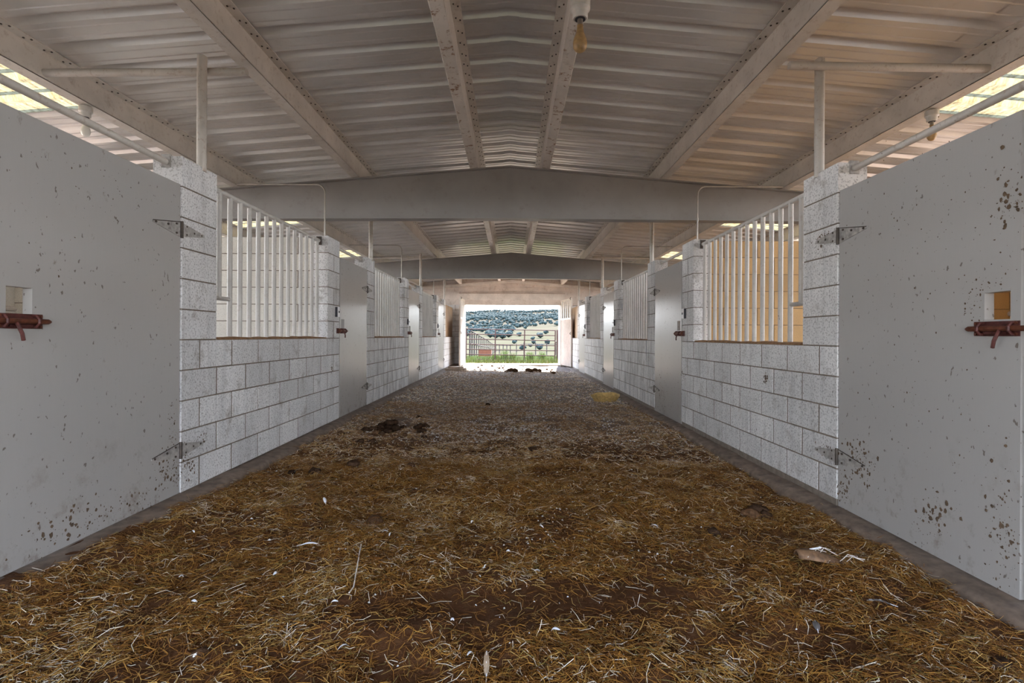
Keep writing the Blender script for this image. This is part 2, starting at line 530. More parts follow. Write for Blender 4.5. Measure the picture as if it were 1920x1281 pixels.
# ---------------------------------------------------------------- block walls
def block_mesh(name, L, H, T, mat, axis='y'):
    """block centred on origin, long side along axis, chamfered edges on both faces"""
    ch = 0.002
    l, h, t = L/2 - 0.0065, H/2 - 0.0045, T/2
    mb = MB()
    def ring(tt, ins):
        return [(-l+ins, -h+ins, tt), (l-ins, -h+ins, tt), (l-ins, h-ins, tt), (-l+ins, h-ins, tt)]
    rings = [ring(-t, ch), ring(-t+ch, 0), ring(t-ch, 0), ring(t, ch)]
    vs = [p for r in rings for p in r]
    fs = [(3, 2, 1, 0), (12, 13, 14, 15)]
    for i in range(3):
        for k in range(4):
            k2 = (k+1) % 4
            fs.append((i*4+k, i*4+k2, (i+1)*4+k2, (i+1)*4+k))
    if axis == 'y':
        vs = [(p[2], p[0], p[1]) for p in vs]
    else:
        vs = [(p[0], p[2], p[1]) for p in vs]
    mb.add(vs, fs)
    return mb.mesh(name, mat)

def make_wall(side):
    d = SIDES[side]
    s = d['s']; x0 = min(d['x'], d['xo']); x1 = max(d['x'], d['xo']); xm = (x0 + x1) / 2
    mat = M['block'] if side == 'left' else M['block_r']
    full = block_mesh('block', BL, BH, BT, mat); half = block_mesh('block_half', BL/2, BH, BT, mat)
    core = MB(); r = 0.002
    blocks = []
    zb = d['base']
    for m in range(-1, 4):
        yh = YH0 + m * MODL
        yend = yh + 7.5 * BL if m < 3 else Y_END
        if m < 0 and yh < Y_BACK: pass
        e = 0.012
        core.box(x0+r, x1-r, yh+e, yend-e, zb - (0.05 if side == 'right' else 0.0), d['sill']-e)
        core.box(x0+r, x1-r, yh+e, yh+BL-e, d['sill']-0.02, d['top']-e)
        if m < 3:
            core.box(x0+r, x1-r, yh+6.5*BL+e, yend-e, d['sill']-0.02, d['top']-e)
        for c in range(5):
            z = zb + (c + .5) * BH
            y = yh
            seq = ([0.5] + [1]*7) if c % 2 == 0 else ([1]*7 + [0.5])
            for q in seq:
                if y + q*BL < yend + 0.15:
                    blocks.append((y + q*BL/2, z, q))
                y += q*BL
        for c in range(5, NC):
            z = zb + (c + .5) * BH
            blocks.append((yh + BL/2, z, 1))
            if m < 3:
                if c % 2 == 1:
                    blocks.append((yh + 6.75*BL, z, .5)); blocks.append((yh + 7.25*BL, z, .5))
                else:
                    blocks.append((yh + 7*BL, z, 1))
    w = core.build('wall_' + side, M['mortar'])
    tag(w, 'long white painted concrete block stall wall on the %s of the aisle' % side, 'wall', kind='structure')
    for (y, z, q) in blocks:
        j = random.uniform(-.0015, .0015)
        link('block', full if q == 1 else half, w, (xm + j, y, z))
    return w
WALLS = {sd: make_wall(sd) for sd in SIDES}

# dirt lying on the window sills belongs to the wall
for side, d in SIDES.items():
    x0 = min(d['x'], d['xo']); x1 = max(d['x'], d['xo'])
    for m in range(0, 3):
        ya, yb = YH0 + m*MODL + BL, YH0 + m*MODL + 6.5*BL
        n = 46
        rows = []
        for i in range(n):
            y = ya + 0.004 + (yb - ya - 0.008) * i / (n-1)
            h = 0.012 + 0.016 * float(vnoise(m, y, 7, 21 + (side == 'left')))
            rows.append([(x0+.004, y, d['sill']-.002), (x0+.02, y, d['sill']+h*.7), ((x0+x1)/2, y, d['sill']+h), (x1-.02, y, d['sill']+h*.7), (x1-.004, y, d['sill']-.002)])
        V = np.array(rows).reshape(-1, 3); I = np.arange(len(V)).reshape(-1, 5)
        Fq = np.stack([I[:-1, :-1].ravel(), I[:-1, 1:].ravel(), I[1:, 1:].ravel(), I[1:, :-1].ravel()], 1)
        o = link('sill_dirt', big_mesh('sill_dirt', V, Fq, M['dirtsill'], smooth=True), WALLS[side])
        o['label'] = 'reddish brown dirt lying on the opening ledge'

# dividing walls between the stalls, outer walls
XOUT = 6.0
def make_divider(side, m):
    d = SIDES[side]; s = d['s']
    yc = YH0 + m*MODL + 7*BL
    xa = d['xo']; n = 10
    tan = side == 'right'
    r = 0.002
    xe = xa + s * n * BL
    core = MB().box(min(xa, xe)+r, max(xa, xe)-r, yc-BT/2+r, yc+BT/2-r, 0.0, d['top']-r)
    w = core.build('wall_divider_%s_%d' % (side, m + 2), M['mortar_tan'] if tan else M['mortar'])
    tag(w, '%s block partition between stalls seen through the %s barred opening on the %s' % (('tan painted' if tan else 'cream white'), ORD[m] if m >= 0 else 'unseen', side), 'wall', kind='structure')
    bmat = M['block_tan'] if tan else M['block_cream']
    full = block_mesh('block', BL, BH, BT, bmat, 'x'); half = block_mesh('block_half', BL/2, BH, BT, bmat, 'x')
    if m == 0:
        for c in range(NC):
            z = d['base'] + (c+.5)*BH
            seq = [1]*n if c % 2 else [.5] + [1]*(n-1) + [.5]
            x = 0
            for q in seq:
                link('block', full if q == 1 else half, w, (xa + s*(x + q*BL/2), yc, z)); x += q*BL
    else:
        mb = MB()
        g = .004
        for c in range(NC):
            x = 0
            for q in ([1]*n if c % 2 else [.5] + [1]*(n-1) + [.5]):
                a, b = xa + s*(x+.004), xa + s*(x + q*BL - .004); x += q*BL
                mb.box(min(a, b), max(a, b), yc-BT/2, yc+BT/2, d['base'] + c*BH + g, d['base'] + (c+1)*BH - g)
        tag(mb.build('block_courses', bmat, w), kind='stuff')
for side in SIDES:
    for m in (-1, 0, 1, 2):
        make_divider(side, m)

for side, d in SIDES.items():
    s = d['s']
    xa = s*XOUT; xb = s*(XOUT + 0.2)
    x0, x1 = min(xa, xb), max(xa, xb)
    # outer wall beside each partition; lengths set and unseen sides opened for light
    mb = MB()
    for m in range(-1, 4):
        yc_ = YH0 + m*MODL + 7*BL
        mb.box(x0, x1, yc_ - (1.5 if m < 1 else 2.7), min(yc_ - BT/2 - .002, Y_END), -.1, d['top'])
    tag(mb.build('wall_outer_' + side, M['block_tan'] if side == 'right' else M['block_cream']), '%s outer stall wall glimpsed through the small door hole on the %s' % ('tan' if side == 'right' else 'cream', side), 'wall', kind='structure')
    # unseen outer side kept open for light, with added pipe rails between posts
    run = empty('run_fence_' + side, (s*XOUT, 0, 0))
    tag(run, 'added pipe rail run fence along the unseen outer side, opened for light, of the %s stalls' % side, 'fence', kind='structure')
    y = Y_BACK + .2
    while y < Y_END:
        MB().tube([(0, y, -.1), (0, y, 1.5)], .04, 8).build('post', M['pipe'], run, True); y += MODL/2
    for z in (.45, .95, 1.45):
        MB().tube([(0, Y_BACK, z), (0, Y_END, z)], .03, 8).build('rail', M['pipe'], run, True)
    # packed dirt in the stalls
    mb = MB().box(min(d['xo'], xa), max(d['xo'], xa), Y_BACK, Y_END, -0.15, 0.02)
    tag(mb.build('floor_stalls_' + side, M['floor']), 'dirt floor inside the stalls behind the %s wall' % side, 'floor', kind='structure')

# ---------------------------------------------------------------- barred openings
bar_len = 2.275 - 1.105
bar_me = MB().tube([(0, 0, 0), (0, 0, 1.0)], 0.0195, 10).mesh('bar', M['bar'], True)
for side, d in SIDES.items():
    s = d['s']; xb = d['x'] + s*0.105
    for m in range(0, 3):
        yh = YH0 + m*MODL
        ya, yb = yh + BL, yh + 6.5*BL
        g = empty('bar_grille', (xb, ya, d['sill']))
        tag(g, '%s white pipe bar grille above the block sill on the %s%s' % (ORD[m], side, ', gapped at one corner' if m == 0 else ''),
            'grille', 'barred stall openings')
        zr = d['top'] - 0.065 - d['sill']
        MB().tube([(0, -.004, zr), (0, yb - ya + .004, zr)], 0.021, 10).build('top_rail', M['bar'], g, True)
        for k in range(14):
            y = 0.2 + 0.1515 * k
            if m == 0 and k == 0:
                z0 = 0.325
            else:
                z0 = 0.005
            link('bar', bar_me, g, (0, y, z0), None, (1, 1, zr - z0))
        if m == 0:
            MB().tube([(0, -.004, .32), (0, 0.2 + .1515, .32)], 0.0175, 10).build('feed_rail', M['bar'], g, True)
        # end plate of the rail on the far pier
        MB().box(-.03, .03, yb-ya-.012, yb-ya, zr-.05, zr+.05).build('rail_plate', M['hinge_dark'], g)

# tan panel filling the last opening beside the end door
for side, d in SIDES.items():
    s = d['s']
    xa = d['x'] + s*0.08; xb = xa + s*0.02
    y0, y1 = YH0 + 3*MODL + BL, Y_END
    o = MB().box(min(xa, xb), max(xa, xb), y0, y1, d['sill'], d['top']-.12).build('plywood_panel', M['ply'])
    tag(o, 'tan plywood sheet closing the last wall opening on the %s beside the end door' % side, 'panel', 'plywood infill panels')

# ---------------------------------------------------------------- stall doors
def tri_plate(mb, xs_, s, y0, y1, z, h0, h1, t=0.005):
    """tapered strap on plane x = xs_, proud towards the aisle (-s)"""
    xf = xs_ - s*t
    poly = [(y0, z-h0/2), (y1, z-h1/2), (y1, z+h1/2), (y0, z+h0/2)]
    mb.prism(poly, 'x', min(xs_, xf), max(xs_, xf))

def make_door(side, m, idx):
    d = SIDES[side]; s = d['s']
    yh = YH0 + m*MODL
    y1 = yh - 0.006; y0 = yh - 3*BL + 0.03
    zb, zt = d['base'] + (0.006 if side == 'left' else -0.035), d['base'] + 10*BH + 0.008
    xf = d['x'] + s*0.004; xb = d['x'] + s*0.048
    x0, x1 = min(xf, xb), max(xf, xb)
    hy0, hy1 = y0 + 0.045, y0 + 0.165
    hz0, hz1 = 1.235, 1.358
    # slab with a square hand hole: frame of four prisms meeting without overlap
    mb = MB()
    ysn = [y0, hy0, hy1, y1]; zsn = [zb, hz0, hz1, zt]
    vs = []; idxs = {}
    for ix, x in enumerate((x0, x1)):
        for iy in range(4):
            for iz in range(4):
                idxs[ix, iy, iz] = len(vs)
                yj = ysn[iy]; zj = zsn[iz]
                vs.append((x, yj, zj))
    fs = []
    for ix in (0, 1):
        for iy in range(3):
            for iz in range(3):
                if iy == 1 and iz == 1: continue
                fs.append((idxs[ix,iy,iz], idxs[ix,iy+1,iz], idxs[ix,iy+1,iz+1], idxs[ix,iy,iz+1]))
    for i in range(3):
        for (a, b) in (((i,0),(i+1,0)), ((i,3),(i+1,3)), ((0,i),(0,i+1)), ((3,i),(3,i+1))):
            fs.append((idxs[0,a[0],a[1]], idxs[0,b[0],b[1]], idxs[1,b[0],b[1]], idxs[1,a[0],a[1]]))
    for (a, b) in (((1,1),(2,1)), ((2,1),(2,2)), ((2,2),(1,2)), ((1,2),(1,1))):
        fs.append((idxs[0,a[0],a[1]], idxs[0,b[0],b[1]], idxs[1,b[0],b[1]], idxs[1,a[0],a[1]]))
    mb.add(vs, fs)
    door = mb.build('door_%d' % idx, M['door'])
    tag(door, '%s grey-white stall door on the %s, with rusty bolt and square hand hole' % (ORD[m], side), 'door', 'stall doors', 'structure')
    # hinges
    for z in (1.842, 0.385):
        zz = z - (0.02 if side == 'right' else 0)
        h = MB(); tri_plate(h, xf, s, yh - 0.262, yh - 0.012, zz, 0.012, 0.1)
        hg = h.build('hinge', M['hinge'], door)
        h = MB(); tri_plate(h, d['x'], s, yh + 0.24, yh + 0.012, zz, 0.02, 0.09)
        h.build('hinge_leaf', M['hinge'], hg)
        MB().tube([(xf - s*0.008, yh + 0.001, zz - 0.055), (xf - s*0.008, yh + 0.001, zz + 0.055)], 0.0095, 8).build('knuckle', M['hinge_dark'], hg, True)
        # dark line along the upper strap edge
        h = MB()
        h.tube([(xf - s*0.005, yh - 0.262, zz + 0.006), (xf - s*0.005, yh - 0.01, zz + 0.05)], 0.003, 5)
        h.build('strap_edge', M['hinge_dark'], hg)
        for (yy, dz) in ((-0.24, 0), (-0.13, 0.01), (-0.05, 0.03), (-0.05, -0.03), (0.05, 0.03), (0.05, -0.025), (0.13, 0.0), (0.21, 0.0)):
            MB().tube([(xf - s*0.004, yh + yy, zz + dz), (xf - s*0.011, yh + yy, zz + dz)], 0.007, 7).build('screw', M['hinge_dark'], hg)
    # slide bolt
    px = xf - s*0.006
    zc = 1.206 - (0.012 if side == 'right' else 0)
    pl = MB().box(min(xf, px), max(xf, px), y0 + 0.002, y0 + 0.21, zc - 0.033, zc + 0.033).build('latch', M['rust'], door)
    bx = px - s*0.014
    MB().tube([(bx, y0 - 0.075, zc), (bx, y0 + 0.2, zc), (bx, y0 + 0.222, zc), (bx, y0 + 0.236, zc)], [0.0125, 0.0125, 0.0125, 0.006], 10).build('bolt', M['rust_br'], pl, True)
    hy = y0 + 0.07
    MB().tube([(bx, hy, zc), (bx - s*0.02, hy - .004, zc - 0.03), (bx - s*0.024, hy + .004, zc - 0.055), (bx - s*0.02, hy + 0.014, zc - 0.085)], 0.0075, 8).build('handle', M['rust'], pl, True)
    for yy in (y0 + 0.02, y0 + 0.165):
        k = MB()
        k.tube([(px + s*.002, yy, zc - .026), (px - s*.016, yy, zc - .024), (px - s*.029, yy, zc - .008), (px - s*.029, yy, zc + .008), (px - s*.016, yy, zc + .024), (px + s*.002, yy, zc + .026)], 0.0065, 6)
        k.build('guide_strap', M['rust'], pl)
    MB().box(min(px, px - s*.012), max(px, px - s*.012), y0 + .045, y0 + .15, zc - .026, zc - .014).build('bolt_rail', M['rust'], pl)
    for (yy, dz) in ((.012, .024), (.012, -.024), (.198, .024), (.198, -.024)):
        MB().tube([(px, y0 + yy, zc + dz), (px - s*.007, y0 + yy, zc + dz)], .006, 7).build('screw', M['rust_br'], pl)
    # keeper on the pier
    yk = yh - 3*BL
    kx = d['x'] - s*0.006
    kp = MB().box(min(d['x'], kx), max(d['x'], kx), yk - 0.11, yk - 0.02, zc - .033, zc + .033).build('keeper', M['rust'], door)
    k = MB(); k.tube([(kx, yk - .06, zc - .026), (kx - s*.024, yk - .06, zc - .016), (kx - s*.027, yk - .06, zc), (kx - s*.024, yk - .06, zc + .016), (kx, yk - .06, zc + .026)], .007, 6)
    k.build('keeper_loop', M['rust_br'], kp)
    return door
i = 1
for side in SIDES:
    for m in range(0, 4):
        make_door(side, m, i); i += 1

# pipe across the head of each doorway, pipe braces to the purlins, conduit drops, switches
for side, d in SIDES.items():
    s = d['s']
    for m in range(0, 4):
        yh = YH0 + m*MODL
        xm = d['x'] + s*0.105
        t = empty('header_pipe', (xm, yh, d['top'] - .045))
        tag(t, '%s white pipe spanning the doorway head above the stall door on the %s' % (ORD[m], side), 'pipe', 'pipes over the doorways')
        MB().tube([(0, -3*BL - .03, 0), (0, 0.0, 0)], 0.021, 10).build('pipe', M['pipe'], t, True)
        MB().box(-.03, .03, -.002, .018, -.035, .05).build('bracket', M['hinge'], t)
        # brace
        xp = d['x'] + s*0.02; yp = yh + 0.245
        b = empty('pipe_brace', (xp, yp, d['top']))
        tag(b, '%s white pipe post and cross pipe standing on the block pier on the %s' % (ORD[m], side), 'pipe brace', 'pipe braces on the piers')
        ztop = 3.12 - d['top']
        MB().tube([(0, 0, -.03), (0, 0, ztop)], 0.032, 14).build('post', M['pipe'], b, True)
        MB().tube([(0, 0, ztop), (0, 0, ztop + .004)], 0.026, 14).build('pipe_mouth', M['dark'], b)  # dark disc painted in for the shaded hollow of the pipe
        off = 0.06 if side == 'left' else -0.06
        zc = 3.035 - d['top']
        MB().tube([(s*(3.37 + XC*s) - xp, off, zc - .005), (s*1.92 - xp, off, zc + .01)], 0.027, 12).build('cross_pipe', M['pipe'], b, True)
        # conduit
        if m < 3:
            yc = yh + 7*BL - .02
            xc = d['x'] + s*0.108
            cd = empty('conduit', (xc, yc, d['top']))
            tag(cd, '%s thin conduit dropping from the roof onto the %s wall pier' % (ORD[m], side), 'conduit', 'conduit drops')
            zz = 3.0 - d['top'] + (0.02 if m else -.01)
            path = [(0, 0, -.01), (0, 0, zz - .1)]
            for k in range(1, 7):
                a = math.pi/2 * k/6
                path.append((s*.1*(1-math.cos(a)), 0, zz - .1 + .1*math.sin(a)))
            path.append((s*1.14, 0, zz + .0))
            MB().tube(path, 0.0095, 8).build('tube', M['conduit'], cd, True)
            MB().tube([(0, 0, .25), (0, 0, .29)], .013, 8).build('coupling', M['conduit'], cd, True)
            # light switch on the pier face
            ysw = yh + 7.2*BL
            xs_ = d['x']
            sw = empty('light_switch', (xs_, ysw, 1.44))
            tag(sw, '%s white light switch plate on the block pier on the %s' % (ORD[m], side), 'light switch', 'light switches')
            xa = -s*.03
            MB().box(min(0, xa), max(0, xa), -.035, .035, -.06, .06).build('box', M['dark'], sw)
            MB().box(min(xa, xa - s*.004), max(xa, xa - s*.004), -.036, .036, -.062, .062).build('plate', M['white'], sw)
            MB().box(min(xa - s*.004, xa - s*.014), max(xa - s*.004, xa - s*.014), -.005, .005, -.012, .012).build('toggle', M['dark'], sw)

# caked mud smears on the nearest doors and piers
M['mud'] = mat_simple('caked_mud', (0.12, 0.08, 0.05), 0.95, var=0.4, scale=30)
def smear(side, target, yc, zc, ry, rz, n, rmax, seed, off):
    r = random.Random(seed); d = SIDES[side]; s = d['s']
    mb = MB()
    for k in range(int(n*2.2)):
        y = r.gauss(yc, ry*1.1); z = r.gauss(zc, rz*1.1); rad = .55*rmax*r.random()**2.5 + .0015
        if 2.16 < y < 2.31 and 1.225 < z < 1.37: continue
        m_ = 7; a0 = r.random()*6
        st_ = r.uniform(.5, 1.6)
        rim = [(y + rad*r.uniform(.5, 1.1)*math.cos(a0 + 6.283*i/m_), z + st_*rad*r.uniform(.5, 1.1)*math.sin(a0 + 6.283*i/m_)) for i in range(m_)]
        x0_ = d['x'] + off
        vs = [(x0_ - s*.0004, p, q) for p, q in rim] + [(x0_ - s*.002, y, z)]
        mb.add(vs, [(i, (i+1) % m_, m_) for i in range(m_)])
    tag(mb.build('mud_smear', M['mud'], target), kind='stuff')
D = {('left', 0): bpy.data.objects['door_1'], ('right', 0): bpy.data.objects['door_5'], ('left', 1): bpy.data.objects['door_2'], ('right', 1): bpy.data.objects['door_6']}
for i_, (sd, m_, yc, zc, ry, rz, n, rm) in enumerate([
        ('left', 0, 3.2, .30, .06, .07, 70, .018), ('left', 0, 2.9, .17, .18, .04, 60, .014), ('left', 0, 2.45, .22, .12, .05, 40, .02), ('left', 0, 2.7, 1.8, .3, .15, 26, .010),
        ('left', 0, 3.25, .52, .025, .08, 24, .012),
        ('right', 0, 3.12, .37, .07, .06, 80, .022), ('right', 0, 3.26, .15, .03, .06, 40, .018), ('right', 0, 2.56, .24, .05, .05, 40, .022), ('right', 0, 2.2, .3, .04, .12, 60, .018),
        ('right', 0, 2.28, 1.32, .06, .06, 60, .010), ('right', 0, 2.18, 1.75, .03, .09, 30, .022), ('right', 0, 2.7, 1.7, .3, .25, 60, .008), ('right', 0, 2.6, .7, .3, .25, 50, .008),
        ('left', 1, 7.3, .3, .2, .12, 40, .02), ('right', 1, 7.3, .35, .25, .14, 50, .02), ('right', 1, 6.9, 1.6, .2, .2, 16, .014)]):
    smear(sd, D[sd, m_], yc, zc, ry, rz, n, rm, 300 + i_, SIDES[sd]['s']*.0035)
for i_, (sd, yc, zc, ry, rz, n, rm) in enumerate([
        ('right', 3.47, 1.83, .05, .02, 60, .014), ('right', 3.42, .37, .05, .03, 40, .014), ('left', 3.38, .3, .04, .07, 60, .016), ('left', 3.52, .4, .05, .03, 20, .012),
        ('right', 4.6, .75, .5, .25, 40, .012), ('right', 4.25, .80, .012, .02, 20, .022), ('left', 6.1, .75, .02, .03, 24, .02), ('right', 6.3, .68, .04, .04, 30, .02)]):
    smear(sd, WALLS[sd], yc, zc, ry, rz, n, rm, 400 + i_, -SIDES[sd]['s']*.0018)

# ---------------------------------------------------------------- roof: purlins, beams, sheets
def z_purlin(xw, s, flake):
    """web at |x| = xw on side s; bottom flange outwards, top flange inwards (towards the ridge)"""
    x = XC + s*xw
    zb = beam_top(x) + 0.006
    t = 0.006
    y0, y1 = Y_BACK, Y_END + .1
    fz = lambda dx: -SLOPE*dx
    web = MB().box(min(x, x + s*t), max(x, x + s*t), y0, y1, zb, zb + PUR_H)
    o = web.build('purlin', M['steel'])
    fl = MB()
    poly = [(x, zb), (x + s*.092, zb - SLOPE*.092), (x + s*.092, zb - SLOPE*.092 + .006), (x, zb + .006)]
    fl.prism(poly, 'y', y0, y1)
    fl.prism([(x + s*.088, zb - .006), (x + s*.093, zb - .007), (x + s*.102, zb + .016), (x + s*.097, zb + .017)], 'y', y0, y1)
    fl.build('bottom_flange', M['steel_rust'] if flake else M['steel'], o)
    tp = MB()
    poly = [(x + s*t, zb + PUR_H), (x - s*.07, zb + PUR_H + SLOPE*.07), (x - s*.07, zb + PUR_H - .006 + SLOPE*.07), (x + s*t, zb + PUR_H - .006)]
    tp.prism(poly, 'y', y0, y1)
    tp.build('top_flange', M['steel'], o)
    sc_ = MB()
    y = 2.2
    while y < 12.5:
        for dx in (.022, .05):
            zz = zb + PUR_H - .006 + SLOPE*dx
            sc_.box(x - s*dx - .005, x - s*dx + .005, y + dx - .005, y + dx + .005, zz - .005, zz + .001)
        y += 0.1524
    tag(sc_.build('screw_row', M['hinge_dark'], o), kind='stuff')
    return o
names = {0.40: 'beside the ridge', 1.86: 'halfway down the roof slope', 3.34: 'above the stall fronts', 4.85: 'over the stalls'}
for s, sd in ((-1, 'left'), (1, 'right')):
    for xw, nm in names.items():
        o = z_purlin(xw, s, xw < 1)
        tag(o, 'white painted steel purlin running down the barn %s on the %s' % (nm, sd), 'purlin', 'roof purlins', 'structure')

def tapered_beam(yc, label):
    XE = 6.0
    bot = lambda x: 2.615 - 0.006*abs(x)
    xsn = [-XE, -3.5, XC, 3.5, XE]
    web = MB()
    poly = [(x, bot(x)) for x in xsn] + [(x, beam_top(x)) for x in reversed(xsn)]
    n = len(xsn)
    def quadstrip(mb, lower, upper, y0, y1):
        for i in range(n-1):
            a, b = xsn[i], xsn[i+1]
            mb.prism([(a, lower(a)), (b, lower(b)), (b, upper(b)), (a, upper(a))], 'y', y0, y1)
    web = MB(); quadstrip(web, bot, beam_top, yc-.005, yc+.005)
    o = web.build('roof_beam', M['beam'])
    tag(o, label, 'beam', 'tapered roof beams', 'structure')
    fl = MB(); quadstrip(fl, lambda x: bot(x)-.012, bot, yc-.075, yc+.075); fl.build('bottom_flange', M['beam'], o)
    fl = MB(); quadstrip(fl, lambda x: beam_top(x)-.012, beam_top, yc-.075, yc+.075); fl.build('top_flange', M['beam'], o)
    MB().box(XC-.006, XC+.006, yc-.012, yc+.012, bot(0), beam_top(XC)-.012).build('splice_seam', M['beam'], o)
    for sx in (-1, 1):
        MB().box(sx*5.9-.08, sx*5.9+.08, yc-.07, yc+.07, -.05, bot(5.9)-.012).build('column', M['beam'], o)
    return o
tapered_beam(BEAM_Y[0], 'large grey-white tapered roof beam crossing the aisle nearest the front')
tapered_beam(BEAM_Y[1], 'grey tapered roof beam farther down, framing the view of the end door')

PW = 0.9144; RIB = 0.3048
def panel_profile():
    pts = []
    for k in range(3):
        c = k*RIB
        for (v, h) in ((-.05, 0), (-.042, .046), (.03, .046), (.05, 0)):
            pts.append((c + v, h))
        for q in (.10, .20):
            for (v, h) in ((-.012, 0), (-.006, .005), (.006, .005), (.012, 0)):
                pts.append((c + q + v, h))
    c = 3*RIB
    pts += [(c - .05, .001), (c - .042, .0475), (c + .03, .0475)]
    return pts
PROF = panel_profile()
def panel_mesh(name, u0, u1, mat, nseg=1, flip=False):
    prof = [(PW - v, h) for v, h in reversed(PROF)] if flip else PROF
    vs = []; fs = []
    n = len(PROF)
    us = np.linspace(u0, u1, nseg + 1)
    for u in us:
        for v, h in prof:
            vs.append((u, v, h))
    for i in range(nseg):
        for k in range(n-1):
            fs.append((i*n+k, i*n+k+1, (i+1)*n+k+1, (i+1)*n+k))
    me = bpy.data.meshes.new(name); me.from_pydata(vs, [], fs); me.update()
    me.materials.append(mat)
    return me
roof = empty('ceiling', (XC, 0, 0))
tag(roof, 'corrugated metal roof sheets on both slopes above the aisle', 'roof', kind='structure')
cosA = math.cos(ANG)
up_ = {s: panel_mesh('roof_panel', 0.075, 3.50, M['roof'], flip=s < 0) for s in (-1, 1)}
lo_ = {s: panel_mesh('roof_panel_eave', 3.10, 6.9, M['roof'], flip=s < 0) for s in (-1, 1)}
sky_ = {s: panel_mesh('skylight_panel', 3.42, 6.9, M['skylight'], flip=s < 0) for s in (-1, 1)}
Y0P = 3.587
KS = range(-7, 18)
zr = roof_z(XC)
for k in KS:
    y = Y0P + PW*k
    for s in (-1, 1):
        # rotation: slope down away from the ridge; left side is turned half round
        R = Matrix.Rotation(ANG, 4, 'Y') if s == 1 else Matrix.Rotation(math.pi, 4, 'Z') @ Matrix.Rotation(ANG, 4, 'Y')
        yl = y if s == 1 else y + PW
        for kind in ('up', 'lo'):
            me = up_[s] if kind == 'up' else lo_[s]
            nm = 'roof_panel'
            dz = 0.0
            if kind == 'lo':
                dz = -0.0035
                if k in (0, 5, 9, 14, -5):
                    me = sky_[s]; nm = 'skylight_panel'
            o = bpy.data.objects.new(nm, me); COL.objects.link(o)
            o.parent = roof
            o.matrix_local = Matrix.Translation((0, yl, zr + dz)) @ R
            if nm == 'skylight_panel':
                o['label'] = 'stained yellow fibreglass skylight sheet'
cap_ = {s: panel_mesh('ridge_cap', -0.02, 0.13, M['roof'], flip=s < 0) for s in (-1, 1)}
for k in KS:
    y = Y0P + PW*k
    for s in (-1, 1):
        R = Matrix.Rotation(ANG, 4, 'Y') if s == 1 else Matrix.Rotation(math.pi, 4, 'Z') @ Matrix.Rotation(ANG, 4, 'Y')
        o = bpy.data.objects.new('ridge_cap', cap_[s]); COL.objects.link(o); o.parent = roof
        o.matrix_local = Matrix.Translation((0, y if s == 1 else y + PW, zr + .004)) @ R

# ---------------------------------------------------------------- bulbs
def lamp(name, loc, label, scale, bulbmat):
    t = empty(name, loc); tag(t, label, 'lamp', 'bare bulbs')
    k = scale
    MB().lathe([(.052*k, 0), (.058*k, -.012*k), (.058*k, -.055*k), (.05*k, -.062*k), (.044*k, -.07*k), (.044*k, -.1*k), (.038*k, -.108*k)], (0, 0, 0), 20).build('socket', M['porcelain'], t, True)
    MB().lathe([(.03*k, -.104*k), (.03*k, -.112*k)], (0, 0, 0), 16).build('socket_rim', M['dark'], t, True)
    MB().lathe([(.016*k, -.104*k), (.016*k, -.135*k), (.018*k, -.145*k)], (0, 0, 0), 14).build('screw_base', M['brass'], t, True)
    MB().lathe([(.017*k, -.143*k), (.018*k, -.165*k), (.024*k, -.19*k), (.036*k, -.222*k), (.041*k, -.247*k), (.039*k, -.268*k), (.03*k, -.286*k), (.015*k, -.297*k), (.003*k, -.3*k)], (0, 0, 0), 20).build('bulb', bulbmat, t, True)
    MB().tube([(.02*k, 0, .0), (.025*k, -.005, .03*k)], .004, 6).build('wire', M['dark'], t)
    return t
lamp('bulb_lamp', (XC + .445, 3.1, beam_top(.41) + 0.006), 'dusty amber bulb in a porcelain socket hanging under the ridge purlin', 1.08, M['bulb'])
for s, sd in ((-1, 'left'), (1, 'right')):
    x = XC + s*3.39
    lamp('bulb_lamp', (x, 4.03, beam_top(x) - .0), 'small %s bulb over the stall behind the doorway pipe on the %s' % ('white' if s < 0 else 'amber', sd), .8, M['bulb_white'] if s < 0 else M['bulb'])

# ---------------------------------------------------------------- end wall and end door
ew = MB()
for s in (-1, 1):
    xa, xb = s*2.0, s*6.2
    ew.box(min(xa, xb), max(xa, xb), Y_END + .01, Y_END + BT - .01, -0.1, 2.33)
far_wall = ew.build('wall_far', M['mortar'])
tag(far_wall, 'block end wall around the open barn doorway', 'wall', kind='structure')
mee = block_mesh('block', BL, BH, BT, M['block'], 'x'); meh = block_mesh('block_half', BL/2, BH, BT, M['block'], 'x')
for s, sd in ((-1, 'left'), (1, 'right')):
    for c in range(NC):
        z = SIDES[sd]['base'] + (c+.5)*BH
        x = 1.96
        for q in ([1, 1] if c % 2 else [.5, 1, .5]):
            link('block', mee if q == 1 else meh, far_wall, (s*(x + q*BL/2), Y_END + BT/2, z)); x += q*BL
